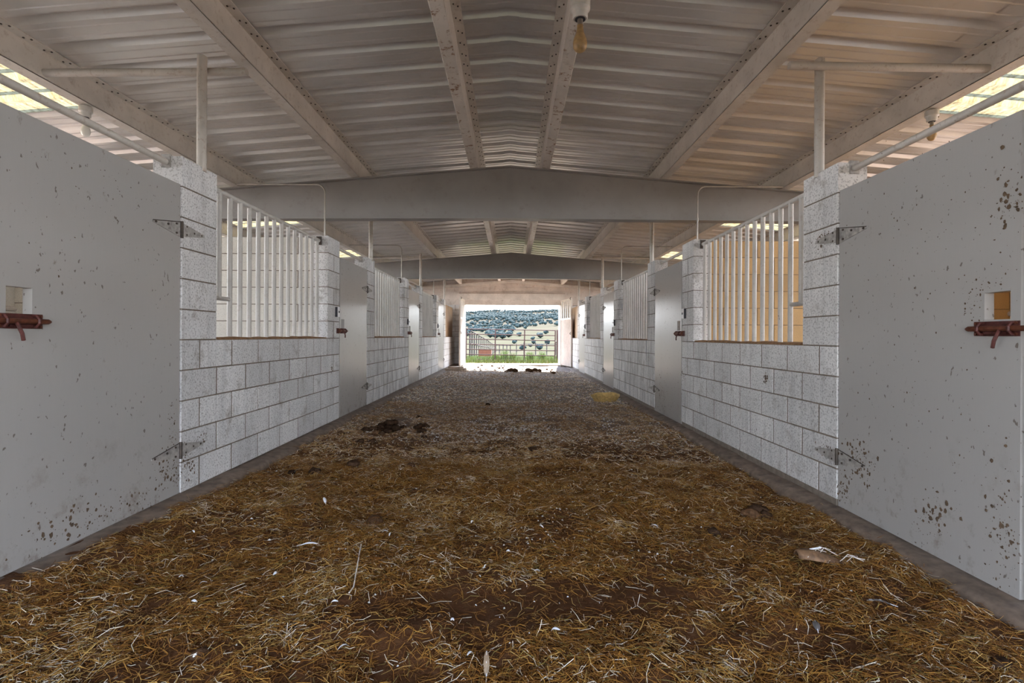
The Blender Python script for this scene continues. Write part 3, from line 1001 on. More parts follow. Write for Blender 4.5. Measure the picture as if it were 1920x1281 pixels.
# unseen entrance end behind the viewer, opening shaped to light the aisle
nw = MB()
for sx in (-1, 1):
    xa, xb = sx*2.2, sx*6.2
    nw.box(min(xa, xb), max(xa, xb), Y_BACK - .2, Y_BACK, -.1, 2.45)
for a, b in ((-6.2, XC), (XC, 6.2)):
    nw.prism([(a, 2.45), (b, 2.45), (b, roof_z(b) - .01), (a, roof_z(a) - .01)], 'y', Y_BACK - .2, Y_BACK)
tag(nw.build('wall_near', M['block']), 'unseen end wall behind the viewpoint, doorway opened to light the aisle', 'wall', kind='structure')
gb = MB()
for a, b in ((-6.2, XC), (XC, 6.2)):
    gb.prism([(a, 2.33), (b, 2.33), (b, roof_z(b) - .01), (a, roof_z(a) - .01)], 'y', Y_END + .02, Y_END + .14)
g = gb.build('gable_panel', M['gable'], far_wall)
for k in range(1, 5):
    z = 2.78 + k*.145
    w = min(5.5, max(.4, (3.25 - z) / SLOPE))
    MB().box(XC - w, XC + w, Y_END + .008, Y_END + .02, z - .07, z + .066).build('gable_board', M['gable'], far_wall)
rk = MB()
for a, b in ((-4.5, XC), (XC, 4.5)):
    rk.prism([(a, beam_top(a) - .08), (b, beam_top(b) - .08), (b, beam_top(b) + .02), (a, beam_top(a) + .02)], 'y', Y_END - .12, Y_END + .01)
rk.build('rake_trim', M['lintel'], far_wall)
lt = MB().box(-2.0, 2.0, Y_END - .02, Y_END + .2, 2.525, 2.765).build('trim_1', M['lintel'])
tag(lt, 'pale lintel board across the top of the open end doorway', 'lintel', kind='structure')
MB().box(-2.0, 2.0, Y_END - .04, Y_END - .02, 2.755, 2.78).build('cap_strip', M['wood'], lt)
for s, sd, nn in ((-1, 'left', 2), (1, 'right', 3)):
    xa, xb = s*1.84, s*2.0
    o = MB().box(min(xa, xb), max(xa, xb), Y_END - .01, Y_END + .2, -.05, 2.53).build('trim_%d' % nn, M['lintel'])
    tag(o, 'pale wooden jamb post of the open end doorway on the %s' % sd, 'jamb', kind='structure')
th = MB().box(-1.85, 1.85, Y_END + .1, Y_END + .42, -.1, .055).build('door_sill', M['stone'])
tag(th, 'pale concrete threshold strip across the end doorway', 'threshold', kind='structure')

def end_leaf(s, sd, ang):
    W, z0, z1 = 1.5, 0.075, 2.52
    t = empty('end_door_leaf', (s*1.82, Y_END + .28, 0))
    tag(t, 'open weathered end door leaf with upper bars, swung inward on the %s' % sd, 'door', 'end door leaves')
    # leaf runs from the hinge towards the camera (-y); rotation swings it outwards in x
    t.rotation_euler = (0, 0, s*ang)
    zm = z0 + (z1 - z0)*.69
    th_ = .02
    nb = 8
    for k in range(nb):
        ya = -W + k*W/nb
        MB().box(-th_, th_, ya + .003, ya + W/nb - .003, z0, zm).build('board', M['wood'], t)
    MB().box(-.028, .028, -W - .05, -W, z0, z1).build('stile', M['wood_white'], t)
    MB().box(-.028, .028, 0, .05, z0, z1).build('stile', M['wood_white'], t)
    MB().box(-.027, .027, -W, 0, z1 - .07, z1).build('rail', M['wood_white'], t)
    MB().box(-.027, .027, -W, 0, zm, zm + .06).build('rail', M['wood_white'], t)
    for k in range(6):
        y = -W + W*(k + .5)/6
        MB().box(-.016, .016, y - .05, y + .05, zm + .06, z1 - .07).build('slat', M['wood_white'], t)
    for z in (z1 - .03, 1.25):
        MB().tube([(-s*.03, -W - .02, z - .03), (-s*.06, -W - .02, z), (-s*.03, -W - .02, z + .05)], .012, 7).build('bolt', M['hinge_dark'], t)
end_leaf(-1, 'left', 0.02)
end_leaf(1, 'right', 0.19)

# ---------------------------------------------------------------- outdoors: terrain
PY = np.array([-200, 18.9, 19.25, 24, 40, 70, 120, 200, 300, 400, 500, 650, 800, 950, 1080, 1400])
PZ = np.array([-.12, -.12, .035, .02, -.42, -1.35, -2.2, -1.6, 1.5, 6.5, 12, 23, 36, 47.5, 49, 35])
def terrain_z(x, y):
    x = np.asarray(x, float); y = np.asarray(y, float)
    z = np.interp(y, PY, PZ)
    k = sstep(60, 500, y)
    z = z + k*(x*.03 + (vnoise(x, y, .012, 31) - .5)*7 + (vnoise(x, y, .04, 32) - .5)*2.2)
    z = z + sstep(24, 60, y)*(vnoise(x, y, .15, 33) - .5)*.25
    return z
ty = np.concatenate([np.linspace(-60, 18.8, 12), np.linspace(18.95, 30, 40), np.linspace(31, 100, 50), np.linspace(104, 400, 70), np.linspace(406, 1380, 130)])
tx = np.concatenate([-np.geomspace(420, 3, 60), np.linspace(-2.5, 2.5, 9), np.geomspace(3, 420, 60)])
TX, TY = np.meshgrid(tx, ty)
TZ = terrain_z(TX, TY)
V = np.stack([TX.ravel(), TY.ravel(), TZ.ravel()], 1)
nx, ny = len(tx), len(ty); I = np.arange(nx*ny).reshape(ny, nx)
Fq = np.stack([I[:-1, :-1].ravel(), I[:-1, 1:].ravel(), I[1:, 1:].ravel(), I[1:, :-1].ravel()], 1)
gr = link('ground', big_mesh('ground', V, Fq, M['ground'], smooth=True))
tag(gr, 'dry grass valley and hillside beyond the barn door', 'ground', kind='structure')

# gate
GY = 23.0
gx0, gx1 = -2.1, 1.96
gate = empty('pipe_gate', (gx0, GY, 0.06))
tag(gate, 'brown pipe gate with seven rails closing the yard outside the doorway', 'gate')
gate.rotation_euler = (0, math.radians(0.75), 0)
GW = gx1 - gx0
for k in range(7):
    z = .02 + k*.232
    MB().tube([(0, 0, z), (GW, 0, z)], .021, 8).build('rail', M['gate'], gate, True)
for x in (0, .326*GW, .655*GW, GW):
    MB().tube([(x, -.03, .0), (x, -.03, 1.43)], .026, 8).build('upright', M['gate'], gate, True)
gp = empty('gate_post', (gx1 + .13, GY, 0))
tag(gp, 'thick brown pipe post carrying the gate beside the end door leaf', 'post')
MB().tube([(0, 0, -.3), (0, 0, 1.42)], .055, 10).build('pipe', M['gate'], gp, True)
MB().tube([(0, 0, 1.42), (0, 0, 1.44)], .058, 10).build('cap', M['gate'], gp, True)
MB().tube([(-.13, 0, .9), (0, 0, .9)], .03, 8).build('hinge', M['hinge_dark'], gp, True)

# corral fence running away on the left
fence = empty('corral_fence', (-2.1, 24.2, 0))
tag(fence, 'dark upright-slat corral fence receding from the gate down the slope', 'fence')
fy = [24.2 + 1.35*k*(1 + .12*k) for k in range(18)]
fx = lambda y: -2.02 - .0125*(y - 24.2)
for k, y in enumerate(fy):
    z = float(terrain_z(fx(y), y))
    MB().box(fx(y) + 2.1 - .03, fx(y) + 2.1 + .03, y - 24.2 - .12, y - 24.2 + .12, z - .1, z + 1.36).build('slat', M['fence'], fence)
for h in (1.38, .75):
    MB().tube([(fx(y) + 2.1 + .04, y - 24.2, float(terrain_z(fx(y), y)) + h) for y in fy], .035, 6).build('rail', M['fence'], fence)
# rusty trough behind the gate
tr = empty('feed_trough', (-1.45, 27.5, float(terrain_z(-1.45, 27.5))))
tag(tr, 'rusty red-brown trough standing in the grass behind the gate', 'trough')
MB().box(-.32, .32, -.4, .4, .22, .26).build('floor_plate', M['rust_br'], tr)
for (a, b, c, e) in ((-.34, -.31, -.42, .42), (.31, .34, -.42, .42), (-.34, .34, -.43, -.4), (-.34, .34, .4, .43)):
    MB().box(a, b, c, e, .1, .48).build('side', M['rust_br'], tr)
# far pen: posts and rails
pen = empty('pipe_pen', (0, 60, 0)); tag(pen, 'low pipe pen panels standing far out in the field', 'fence')
for (x0p, y0p, x1p, y1p, n) in ((-1.9, 58, -.2, 62, 4), (-.2, 62, 1.2, 50, 2), (1.2, 50, 3.6, 52, 2), (3.6, 52, 5.6, 54, 2)):
    pts = [(x0p + (x1p-x0p)*k/n, y0p + (y1p-y0p)*k/n) for k in range(n+1)]
    for (x, y) in pts[:-1]:
        z = float(terrain_z(x, y)); MB().tube([(x, y-60, z-.1), (x, y-60, z+1.3)], .05, 6).build('post', M['fence'], pen)
    for h in (1.15, .5):
        MB().tube([(x, y-60, float(terrain_z(x, y)) + h) for x, y in pts], .03, 6).build('rail', M['fence'], pen)

# grass and weeds outside the door
def blades(n, xr, yr, hr, wr, cols, zf, dens=None, lean=.5):
    x = rng.uniform(*xr, n); y = rng.uniform(*yr, n)
    if dens is not None:
        keep = rng.random(n) < dens(x, y); x, y = x[keep], y[keep]
    n = len(x)
    z = zf(x, y); h = rng.uniform(*hr, n); w = rng.uniform(*wr, n); a = rng.uniform(0, 2*np.pi, n)
    lx = np.cos(a)*h*lean*rng.random(n); ly = np.sin(a)*h*lean*rng.random(n)
    px, py = -np.sin(a)*w, np.cos(a)*w
    v = np.zeros((n, 5, 3))
    v[:,0] = np.stack([x-px, y-py, z-.02], 1); v[:,1] = np.stack([x+px, y+py, z-.02], 1)
    v[:,2] = np.stack([x+px*.7+lx*.4, y+py*.7+ly*.4, z+h*.6], 1); v[:,3] = np.stack([x-px*.7+lx*.4, y-py*.7+ly*.4, z+h*.6], 1)
    v[:,4] = np.stack([x+lx, y+ly, z+h], 1)
    b = np.arange(n)[:, None]*5
    f = np.concatenate([b + np.array([[0,1,2]]), b + np.array([[0,2,3]]), b + np.array([[3,2,4]])])
    c = np.array(cols)[rng.integers(0, len(cols), n)] * rng.uniform(.75, 1.2, (n, 1))
    return v.reshape(-1, 3), f, np.repeat(c, 5, 0)
V, Fc, T = blades(26000, (-4, 4), (20.7, 31), (.03, .2), (.004, .011), [(.08,.12,.02), (.11,.145,.03), (.13,.135,.045), (.16,.145,.06)], terrain_z,
                  lambda x, y: .25 + .75*sstep(.35, .6, vnoise(x, y, .9, 41)))
tag(link('grass', big_mesh('grass', V, Fc, M['grass'], T)), 'bright green grass and weeds along the gate outside', 'grass', kind='stuff')
weed_leaf = None
for k, (x, y, h) in enumerate([(-.35, 23.6, .62), (.05, 23.4, .42), (.85, 23.5, .48), (1.4, 23.6, .5), (-.75, 23.3, .38), (-1.75, 22.4, .3)]):
    V, Fc, T = blades(170, (-.16, .16), (-.16, .16), (h*.3, h), (.006, .016), [(.12,.17,.03), (.17,.21,.06), (.21,.23,.1)], lambda a, b: np.zeros_like(a), None, .45)
    o = link('weed_plant', big_mesh('weed_plant', V, Fc, M['grass'], T), None, (x, y, float(terrain_z(x, y))))
    tag(o, ['tallest leafy green weed growing at the middle of the gate', 'shorter weed beside the tallest one at the gate', 'weed growing by the gate upright nearer the post',
            'bushy weed next to the gate post', 'low weed in front of the trough behind the gate', 'small weed under the gate end by the slat fence'][k], 'weed', 'weeds at the gate')

# trees
def blob(n_lobes, sub=1, seed=0):
    r = random.Random(seed)
    bm = bmesh.new()
    for k in range(n_lobes):
        a = r.uniform(0, 6.28); rad = 0 if k == 0 else r.uniform(.18, .34)
        c = Vector((rad*math.cos(a), rad*math.sin(a), .42 + r.uniform(-.14, .25) * (k > 0)))
        R = .42 if k == 0 else r.uniform(.2, .32)
        g = bmesh.ops.create_icosphere(bm, subdivisions=sub, radius=R)
        for v in g['verts']:
            v.co = v.co * r.uniform(.78, 1.2)
            v.co.z *= .95
            v.co += c
            v.co.z = max(v.co.z, .0)
    me = bpy.data.meshes.new('juniper_tree'); bm.to_mesh(me); bm.free()
    me.materials.append(M['juniper'])
    return me
tree_me = [blob(5, 1, 100 + k) for k in range(5)]
small_me = [blob(1, 1, 200 + k) for k in range(4)]
field = [(0.9, 205, 2.3), (8.6, 200, 2.0), (13.4, 190, 2.4), (2.4, 118, 1.6), (6.6, 120, 1.8), (9.8, 240, 2.2), (14.6, 260, 4.0), (11.0, 420, 3.4), (-8.6, 270, 4.5),
         (-4.8, 255, 4.2), (-2.0, 285, 5.0), (-6.4, 300, 4.6), (4.2, 300, 3.2), (22, 330, 3.5), (-12, 280, 4.2), (-15, 320, 4.6), (5.5, 150, 1.3), (18.5, 150, 1.5)]
for k, (x, y, h) in enumerate(field):
    o = link('juniper_tree', tree_me[k % 5], None, (x, y, float(terrain_z(x, y)) - .1), (0, 0, k*1.3), (h*1.15, h*1.15, h))
    tag(o, 'lone dark juniper standing in the pale dry field beyond the gate', 'tree', 'junipers in the open field')
N = 19000
ux = rng.uniform(-260, 260, N); uy = 300 + (1090 - 300)*rng.random(N)**.8
left_low = sstep(10, -25, ux)*sstep(240, 330, uy)
dens = np.clip(np.maximum(sstep(430, 520, uy), left_low)*(.22 + 1.1*sstep(.3, .55, vnoise(ux, uy, .03, 51))*sstep(.15, .4, vnoise(ux, uy, .11, 52))), 0, 1)
keep = rng.random(N) < dens
ux, uy = ux[keep], uy[keep]
uh = rng.uniform(2.4, 4.8, len(ux))
near_axis = np.abs(ux/uy) < .22
ux, uy, uh = ux[near_axis], uy[near_axis], uh[near_axis]
order = np.argsort(uy)                       # nearest first: those show largest
ux, uy, uh = ux[order], uy[order], uh[order]
ok = np.ones(len(ux), bool)
for k in range(1, min(len(ux), 900)):
    a0 = max(0, k - 60)
    near_ = ok[a0:k] & (np.abs(ux[a0:k] - ux[k]) < .5*(uh[a0:k] + uh[k])) & (np.abs(uy[a0:k] - uy[k]) < .5*(uh[a0:k] + uh[k]))
    if near_.any() and ok[:k].sum() < 300: ok[k] = False
ux, uy, uh = ux[ok], uy[ok], uh[ok]
order = np.arange(len(ux))
ind, rest = order[:282], order[282:]
for k in ind:
    x, y, h = float(ux[k]), float(uy[k]), float(uh[k])
    o = link('juniper_tree', tree_me[int(k) % 5], None, (x, y, float(terrain_z(x, y)) - .15), (0, 0, (int(k)*.77) % 6.28), (h*1.05, h*1.05, h))
    tag(o, 'dark green juniper among many on the wooded hillside', 'tree', 'junipers on the hillside')
bV = []; bF = []; off = 0
bases = []
for me in small_me:
    a = np.zeros(len(me.vertices)*3); me.vertices.foreach_get('co', a); a = a.reshape(-1, 3)
    f = np.array([tuple(p.vertices) for p in me.polygons]); bases.append((a, f))
for k in rest:
    a, f = bases[int(k) % 4]; h = uh[k]; x, y = ux[k], uy[k]; t = k*1.7
    R = np.array([[math.cos(t), -math.sin(t), 0], [math.sin(t), math.cos(t), 0], [0, 0, 1]])
    bV.append((a*np.array([h*1.15, h*1.15, h])) @ R.T + np.array([x, y, float(terrain_z(x, y)) - .15])); bF.append(f + off); off += len(a)
tag(link('juniper_woodland', big_mesh('juniper_woodland', np.concatenate(bV), np.concatenate(bF), M['juniper'])), 'distant juniper woodland covering the hill to its crest', 'woodland', kind='stuff')

# ---------------------------------------------------------------- straw litter
def straws(n, yr, lr, wr, power=1.0, far=0.0, lift=.012):
    x = rng.uniform(-2.08, 2.05, n); y = yr[0] + (yr[1] - yr[0])*rng.random(n)**power
    bare = np.exp(-(((x - .22)/.6)**2 + ((y - 2.18)/.27)**2)**2)
    clump = vnoise(x, y, 2.2, 61)*.45 + vnoise(x, y, 6.5, 62)*.55
    keep = rng.random(n) < np.clip((.28 + 1.5*sstep(.3, .7, clump))*(1 - .93*bare), 0.02, 1)
    x, y, clump = x[keep], y[keep], clump[keep]; n = len(x)
    a = rng.uniform(0, np.pi*2, n)*.5 + (vnoise(x, y, 1.3, 63)*6.3)*.5 + rng.normal(0, .5, n)
    L = rng.uniform(*lr, n)*rng.uniform(.5, 1, n); w = rng.uniform(*wr, n)
    bend = rng.normal(0, .42, n)
    ca, sa = np.cos(a), np.sin(a)
    m = np.stack([x, y], 1)
    d0 = np.stack([np.cos(a - bend), np.sin(a - bend)], 1)*(-L/2)[:, None]
    d1 = np.stack([np.cos(a + bend), np.sin(a + bend)], 1)*(L/2)[:, None]
    P = [m + d0, m, m + d1]
    z0 = rng.exponential(lift*.5, n)*(.4 + clump)
    tilt = rng.normal(0, .12, n)*L
    Z = []
    for i, q in enumerate(P):
        zz = floor_z(np.clip(q[:,0], -2.15, 2.1), q[:,1]) + .003 + z0 + (i - 1)*tilt
        if i == 1: zz = zz + rng.normal(.002, .004, n)
        Z.append(np.maximum(zz, floor_z(np.clip(q[:,0], -2.15, 2.1), q[:,1]) + .001))
    per = np.stack([-sa, ca], 1)*w[:, None]*.5
    # triangular section tube, 3 rings
    v = np.zeros((n, 9, 3))
    for i, q in enumerate(P):
        k = 1.0 if i < 2 else .6
        v[:, i*3+0] = np.concatenate([q - per*k, Z[i][:, None]], 1)
        v[:, i*3+1] = np.concatenate([q + per*k, Z[i][:, None]], 1)
        v[:, i*3+2] = np.concatenate([q, (Z[i] + w*.6*k)[:, None]], 1)
    b = np.arange(n)[:, None]*9
    F_ = []
    for i in (0, 1):
        for (p, q) in ((1, 2), (2, 0)):
            F_.append(b + np.array([[i*3+p, i*3+q, i*3+3+q, i*3+3+p]]))
    F_ = np.concatenate(F_)
    pal = np.array([(.15, .056, .009), (.27, .115, .018), (.41, .205, .038), (.52, .33, .10), (.76, .68, .56), (.23, .18, .05)])
    pr = np.array([.30, .34, .20, .06, .06, .04])
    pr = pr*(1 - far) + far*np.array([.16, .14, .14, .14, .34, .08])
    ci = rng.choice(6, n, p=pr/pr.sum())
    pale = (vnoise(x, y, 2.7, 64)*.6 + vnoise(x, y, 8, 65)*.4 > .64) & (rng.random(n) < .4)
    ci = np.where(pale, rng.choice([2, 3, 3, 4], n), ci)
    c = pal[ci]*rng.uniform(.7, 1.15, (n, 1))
    if far: c = c*(1 + .7*far)  # far straws brightened in colour to stand in for glints
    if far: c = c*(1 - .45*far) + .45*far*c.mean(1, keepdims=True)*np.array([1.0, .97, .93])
    return v.reshape(-1, 3), F_, np.repeat(c, 9, 0)
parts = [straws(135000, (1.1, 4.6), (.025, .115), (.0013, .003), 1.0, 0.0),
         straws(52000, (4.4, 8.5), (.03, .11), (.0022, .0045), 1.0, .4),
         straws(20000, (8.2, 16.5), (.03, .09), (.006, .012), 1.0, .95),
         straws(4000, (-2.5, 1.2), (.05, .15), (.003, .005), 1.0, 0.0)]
o_ = 0; Vs, Fs, Ts = [], [], []
for v, f, t in parts:
    Vs.append(v); Fs.append(f + o_); Ts.append(t); o_ += len(v)
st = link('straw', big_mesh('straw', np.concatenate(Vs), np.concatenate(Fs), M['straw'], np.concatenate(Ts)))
tag(st, 'golden brown straw scattered over the aisle floor', 'straw', kind='stuff')

# pale chaff, down, droppings and painted straw glints: far too many to count
def flecks(n, yr, r, amp):
    x = np.clip(rng.normal(.05, .95, n), -2.0, 1.95); y = rng.uniform(*yr, n)
    keep = rng.random(n) < (sstep(.3, .7, vnoise(x, y, 1.1, 71))*.5 + sstep(.3, .7, vnoise(x, y, 4.3, 72))*.5)*amp + .12
    x, y = x[keep], y[keep]; n = len(x)
    z = floor_z(x, y) + .006
    R = rng.uniform(*r, n); a = rng.uniform(0, 6.28, n); e = rng.uniform(.18, .7, n)
    ang = np.array([0, 1.57, 3.14, 4.71])
    v = np.zeros((n, 5, 3))
    for k in range(4):
        v[:,k,0] = x + R*np.cos(a + ang[k])*(1 if k % 2 else e); v[:,k,1] = y + R*np.sin(a + ang[k])*(1 if k % 2 else e); v[:,k,2] = z - .002
    v[:,4] = np.stack([x, y, z + R*.6], 1)
    b = np.arange(n)[:, None]*5
    f = np.concatenate([b + np.array([[0,1,4]]), b + np.array([[1,2,4]]), b + np.array([[2,3,4]]), b + np.array([[3,0,4]])])
    c = np.array([(.86,.88,.92), (.72,.73,.76), (.5,.46,.42)])[rng.choice(3, n, p=[.45,.3,.25])]
    return v.reshape(-1, 3), f, np.repeat(c, 5, 0)
parts = [flecks(20000, (5.4, 15.5), (.006, .019), .9), flecks(3800, (2.4, 7.0), (.004, .011), .5), flecks(700, (1.4, 5.5), (.003, .008), .5)]
o_ = 0; Vs, Fs, Ts = [], [], []
for v, f, t in parts:
    Vs.append(v); Fs.append(f + o_); Ts.append(t); o_ += len(v)
tag(link('fluff_and_glints', big_mesh('fluff_and_glints', np.concatenate(Vs), np.concatenate(Fs), M['fluff'], np.concatenate(Ts))), 'white down, pale chaff and painted glint flecks strewn over the straw', 'fluff', kind='stuff')

# ---------------------------------------------------------------- feathers, clods and other litter
def floor_at(px, py):
    """floor point seen at a photograph pixel"""
    y = 2.0
    for _ in range(8):
        h = py - (630.5 + .005*(px - 960))
        x = (px - 960)*y/F_PX
        y = F_PX*(CAMZ - float(floor_z(np.clip(x, -2.1, 2.1), y)))/h
    return (px - 960)*y/F_PX, y

def feather_mesh(L, W, mat, curl=.12):
    n = 9
    vs = []; fs = []
    for i in range(n):
        t = i/(n-1)
        w = W*(math.sin(math.pi*min(1, t*.93 + .05))**.6)*.5
        z = curl*L*math.sin(math.pi*t)
        vs += [(-w, L*t, z - w*.15), (0, L*t, z + w*.25), (w, L*t, z - w*.15)]
    for i in range(n-1):
        for k in (0, 1):
            fs.append((i*3+k, i*3+k+1, i*3+k+4, i*3+k+3))
    mb = MB(); mb.add(vs, fs)
    return mb.mesh('vane', mat, True)
def feather(px, py, L, W, yaw, mat, label, quill=True, lift=.016, group='loose feathers', pitch=0.0):
    x, y = floor_at(px, py)
    f = empty('feather', (x, y, float(floor_z(x, y)) + lift))
    f.rotation_euler = (pitch, 0, yaw)
    tag(f, label, 'feather', group)
    link('vane', feather_mesh(L, W, mat), f)
    MB().tube([(0, -.22*L, -.002), (0, 0, .001), (0, L*.5, .12*L + .002), (0, L*.96, .004)], [.0012, .0014, .001, .0005], 5).build('quill', M['feather_w'], f)
    return f
feather(566, 1030, .095, .022, math.radians(-84), M['feather_w'], 'long smooth white feather lying on the straw left of the pale twig', lift=.022)
feather(915, 1274, .075, .02, math.radians(2), M['feather_b'], 'brown barred feather sticking up at the bottom edge of the picture', lift=.01, pitch=.75)
feather(1536, 1190, .05, .026, math.radians(-18), M['feather_g'], 'short dark slate feather with a white fluffy base', lift=.016, pitch=.3)
feather(1676, 1142, .085, .018, math.radians(62), M['feather_g'], 'long dark brown feather lying near the right curb', lift=.016)
feather(612, 948, .07, .02, math.radians(30), M['feather_w'], 'grey-white feather pair standing up beside the left manure clods', lift=.014, pitch=.3)
wf = [feather_mesh(.034, .011, M['feather_w'], .28), feather_mesh(.02, .012, M['feather_w'], .4)]
for k in range(34):
    px = rng.uniform(330, 1560); py = rng.uniform(800, 1245)
    if px < 620 and py < 1000 or px > 1450 and py < 1040: continue
    x, y = floor_at(px, py)
    o = link('feather', wf[k % 2], None, (x, y, float(floor_z(x, y)) + .012), (rng.uniform(-.2, .5), rng.uniform(-.4, .4), rng.uniform(0, 6.28)), (1, 1, 1))
    o.scale = (float(rng.uniform(.7, 1.3)),)*3
    tag(o, 'small curled white body feather among the straw', 'feather', 'small white feathers')

def clod_mesh(seed, mat):
    r = random.Random(seed)
    bm = bmesh.new(); bmesh.ops.create_icosphere(bm, subdivisions=2, radius=1)
    for v in bm.verts:
        n_ = v.co.normalized()
        k = 1 + .22*math.sin(3*n_.x + seed)*math.cos(4*n_.y + seed*2) + r.uniform(-.1, .1)
        v.co = n_*k; v.co.z *= .72
    me = bpy.data.meshes.new('clod'); bm.to_mesh(me); bm.free(); me.materials.append(mat)
    me.polygons.foreach_set('use_smooth', [True]*len(me.polygons))
    return me
cm = [clod_mesh(k, M['clod']) for k in range(4)] + [clod_mesh(k + 9, M['clod_brown']) for k in range(3)]
def clod(px, py, r, label, group, stack=0.0, me=None):
    x, y = floor_at(px, py)
    o = link('manure_clod', me or cm[random.randrange(7)], None, (x, y, float(floor_z(x, y)) + r*.4 + stack), (0, 0, random.uniform(0, 6)), (r*random.uniform(.85, 1.3), r*random.uniform(.85, 1.2), r))
    tag(o, label, 'manure', group)
LP = 'black manure clod in the heap on the floor beyond the nearest left grille'
for k in range(22):
    clod(random.gauss(730, 18), random.gauss(806, 5), random.uniform(.03, .055), LP, 'manure heap', random.choice([0, 0, .03]), cm[random.randrange(4)])
for k in range(9):
    clod(random.gauss(790, 8), random.gauss(806, 6), random.uniform(.03, .05), 'black manure clod in the smaller heap toward the aisle centre', 'smaller manure heap', 0, cm[random.randrange(4)])
for (px, py, lb) in ((590, 888, 'dark clod near the left curb, right one of a close pair'), (548, 887, 'dark clod nearest the left curb, left one of a close pair'),
        (772, 876, 'lone dark clod toward the aisle centre in front of the heaps'), (664, 874, 'lone dark clod between the curb pair and the centre one'),
        (676, 826, 'small clod just in front of the larger manure heap on its curb side'), (640, 816, 'clod between the larger heap and the left curb'),
        (786, 785, 'small clod lying beyond the smaller manure heap'), (705, 815, 'clod fallen at the curb edge of the larger heap'),
        (760, 820, 'clod lying in front between the two manure heaps'), (700, 828, 'clod lying in front of the larger manure heap')):
    clod(px, py, random.uniform(.028, .045), lb, 'loose manure clods on the left', 0)
for (px, py, r, lb) in ((1410, 966, .05, 'left clod of the dark sunken trio near the right curb'), (1436, 970, .045, 'right clod of the dark sunken trio near the right curb'),
        (1425, 960, .05, 'rear clod of the dark sunken trio near the right curb'), (1340, 1000, .035, 'single sunken clod in front of the dark trio on the right'),
        (378, 1226, .025, 'small round dark clod at the lower left front of the straw'), (705, 985, .06, 'broad flattened clod above the white feather and twig'),
        (915, 760, .04, 'dark clod far down the middle of the aisle'), (1000, 840, .04, 'dark clod lying mid aisle level with the second doors')):
    clod(px, py, r, lb, 'sunken manure clods', -.01)
for (px, py, r) in ((958, 698, .11), (966, 698, .10), (951, 699, .08), (992, 698, .12), (1003, 697, .11), (1012, 698, .08), (1038, 701, .07)):
    clod(px, py, r, 'brown manure clod in the sun by the end doorway', 'manure by the doorway', 0, cm[4])
for k in range(26):
    x = random.uniform(-1.5, 1.5); y = random.uniform(16.2, 18.8); r = random.uniform(.02, .05)
    o = link('dirt_lump', cm[4 + k % 3], None, (x, y, float(floor_z(x, y)) + r*.3), (0, 0, k), (r, r, r))
    tag(o, 'small sunlit dirt lump on the ground inside the end doorway', 'dirt lump', 'dirt lumps in the doorway')

# hoof-pressed dark chunk at lower right
x, y = floor_at(1880, 1252)
o = link('manure_clod', cm[1], None, (x, y, float(floor_z(x, y)) + .012), (0, 0, .6), (.045, .03, .026))
tag(o, 'black wet manure chunk at the lower right corner', 'manure')

# bark / old hide scrap half buried in straw
x, y = floor_at(1535, 1048)
hide = empty('bark_slab', (x, y, float(floor_z(x, y))))
tag(hide, 'curled brown bark slab propped over a dark hollow near the right curb', 'bark')
hide.rotation_euler = (0, 0, math.radians(-8))
nu, nv = 12, 6
vs = []; fs = []
for i in range(nu):
    for j in range(nv):
        u = i/(nu-1); v = j/(nv-1)
        wv = .035 + .03*math.sin(math.pi*u)
        vs.append((-.11 + .23*u, -.02 + wv*math.cos(math.pi*(.05 + .85*v)), .004 + (.042 + .016*math.sin(5*u))*math.sin(math.pi*(.05 + .85*v))*(1 - .45*u)))
for i in range(nu-1):
    for j in range(nv-1):
        fs.append((i*nv+j, i*nv+j+1, (i+1)*nv+j+1, (i+1)*nv+j))
mb = MB(); mb.add(vs, fs); sh = mb.build('shell', mat_simple('bark', (.17, .095, .05), .7, var=.5, scale=40), hide, True)
md = sh.modifiers.new('thick', 'SOLIDIFY'); md.thickness = .006
MB().tube([(-.09, -.02, .012), (-.085, -.028, .03), (-.04, -.01, .05), (.02, .01, .055)], .0045, 6).build('pale_strip', M['feather_w'], hide, True)
for k in range(8):
    a = random.uniform(-.1, .12); b = random.uniform(-.06, .05)
    MB().tube([(a, b - .03, .03), (a + .04, b, .06 - abs(b)*.3), (a + .1, b + random.uniform(-.05, .05), .03)], .0017, 5).build('straw_stalk', M['twig'], hide)

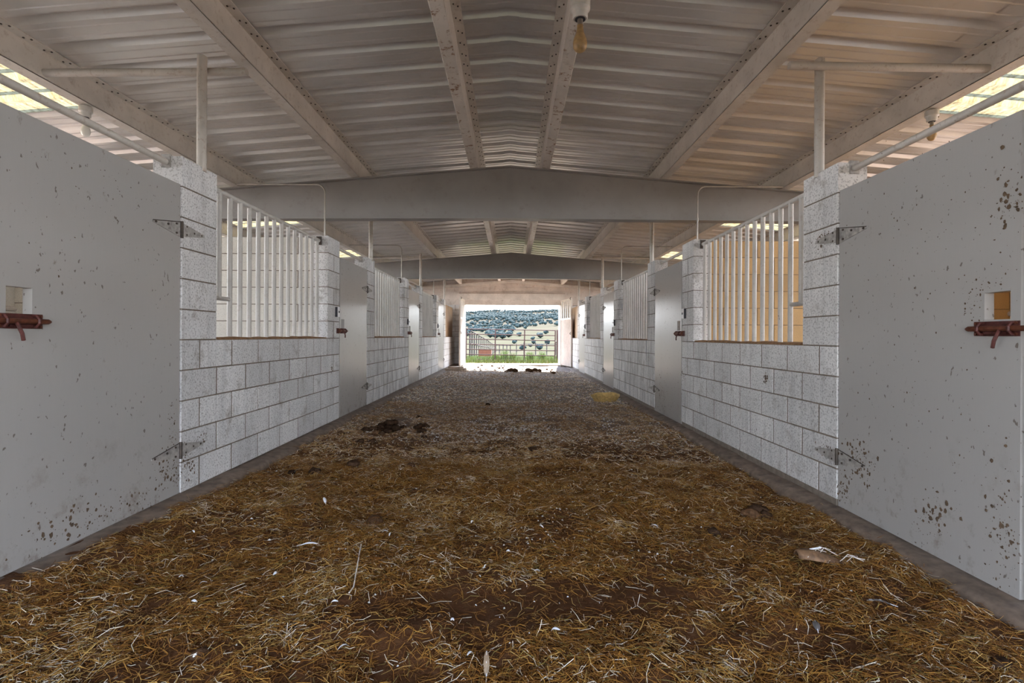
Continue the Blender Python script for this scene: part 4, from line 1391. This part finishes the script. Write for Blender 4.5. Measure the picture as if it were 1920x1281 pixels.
# pale twig
x0, y0 = floor_at(657, 1117); x1, y1 = floor_at(679, 1033)
tw = []
for t, dx, dz in ((0, 0, .012), (.12, .012, .02), (.4, .014, .045), (.7, .008, .055), (.9, .006, .05), (1.0, .0, .035)):
    x = x0 + (x1-x0)*t + dx; y = y0 + (y1-y0)*t
    tw.append((x, y, float(floor_z(x, y)) + dz))
tag(MB().tube(tw, [.0032, .003, .0028, .0026, .0024, .002], 7).build('twig', M['twig'], None, True), 'bent pale twig standing out of the straw near the bare dirt', 'twig')

# yellow feed pan by the right curb
x, y = floor_at(1136, 752)
pan = empty('feed_pan', (x, y, float(floor_z(x, y)) - .01)); tag(pan, 'shallow cracked yellow feed pan lying by the right curb', 'feed pan')
pan.rotation_euler = (math.radians(4), math.radians(-3), 0)
def ringp(r, z, n=28, wob=0.0):
    return [(r*math.cos(2*math.pi*k/n)*(1 + wob*math.sin(3*k)), r*math.sin(2*math.pi*k/n)*(1 + wob*math.cos(2*k)), z + wob*.25*math.sin(5*k)) for k in range(n)]
n = 28
rings = [ringp(.19, 0), ringp(.225, .05), ringp(.262, .115, wob=.03), ringp(.25, .118, wob=.03), ringp(.21, .05), ringp(.17, .022)]
vs = [p for r_ in rings for p in r_]; fs = [tuple(range(n-1, -1, -1)), tuple(5*n + k for k in range(n))]
for i in range(5):
    for k in range(n):
        k2 = (k+1) % n; fs.append((i*n+k, i*n+k2, (i+1)*n+k2, (i+1)*n+k))
MB().add(vs, fs).build('bowl', M['pan'], pan, True)
MB().tube(ringp(.258, .116, wob=.03) + [ringp(.258, .116, wob=.03)[0]], .008, 6, False).build('rim', M['pan'], pan, True)
MB().lathe([(.165, .022), (.19, .034), (.12, .042), (.01, .04)], (0, 0, 0), 20).build('caked_dirt', M['dirtsill'], pan, True)

# flat stone slab at the foot of the left jamb
x, y = floor_at(853, 696)
stn = link('stone_slab', None)
bpy.data.objects.remove(stn)
mb = MB()
poly = []
for k in range(12):
    a = 2*math.pi*k/12
    poly.append((x + .34*math.cos(a)*(1 + .12*math.sin(2*k)), y + .3 + .3*math.sin(a)*(1 + .1*math.cos(3*k))))
zb = float(floor_z(x, y)) - .02
mb.prism(poly, 'z', zb, zb + .1)
mb.prism([(px*.72 + x*.28, py*.72 + (y+.3)*.28) for px, py in poly], 'z', zb + .1, zb + .15)
o = mb.build('stone_slab', M['stone'])
tag(o, 'low pale stepped stone slab at the foot of the left door jamb', 'stone')
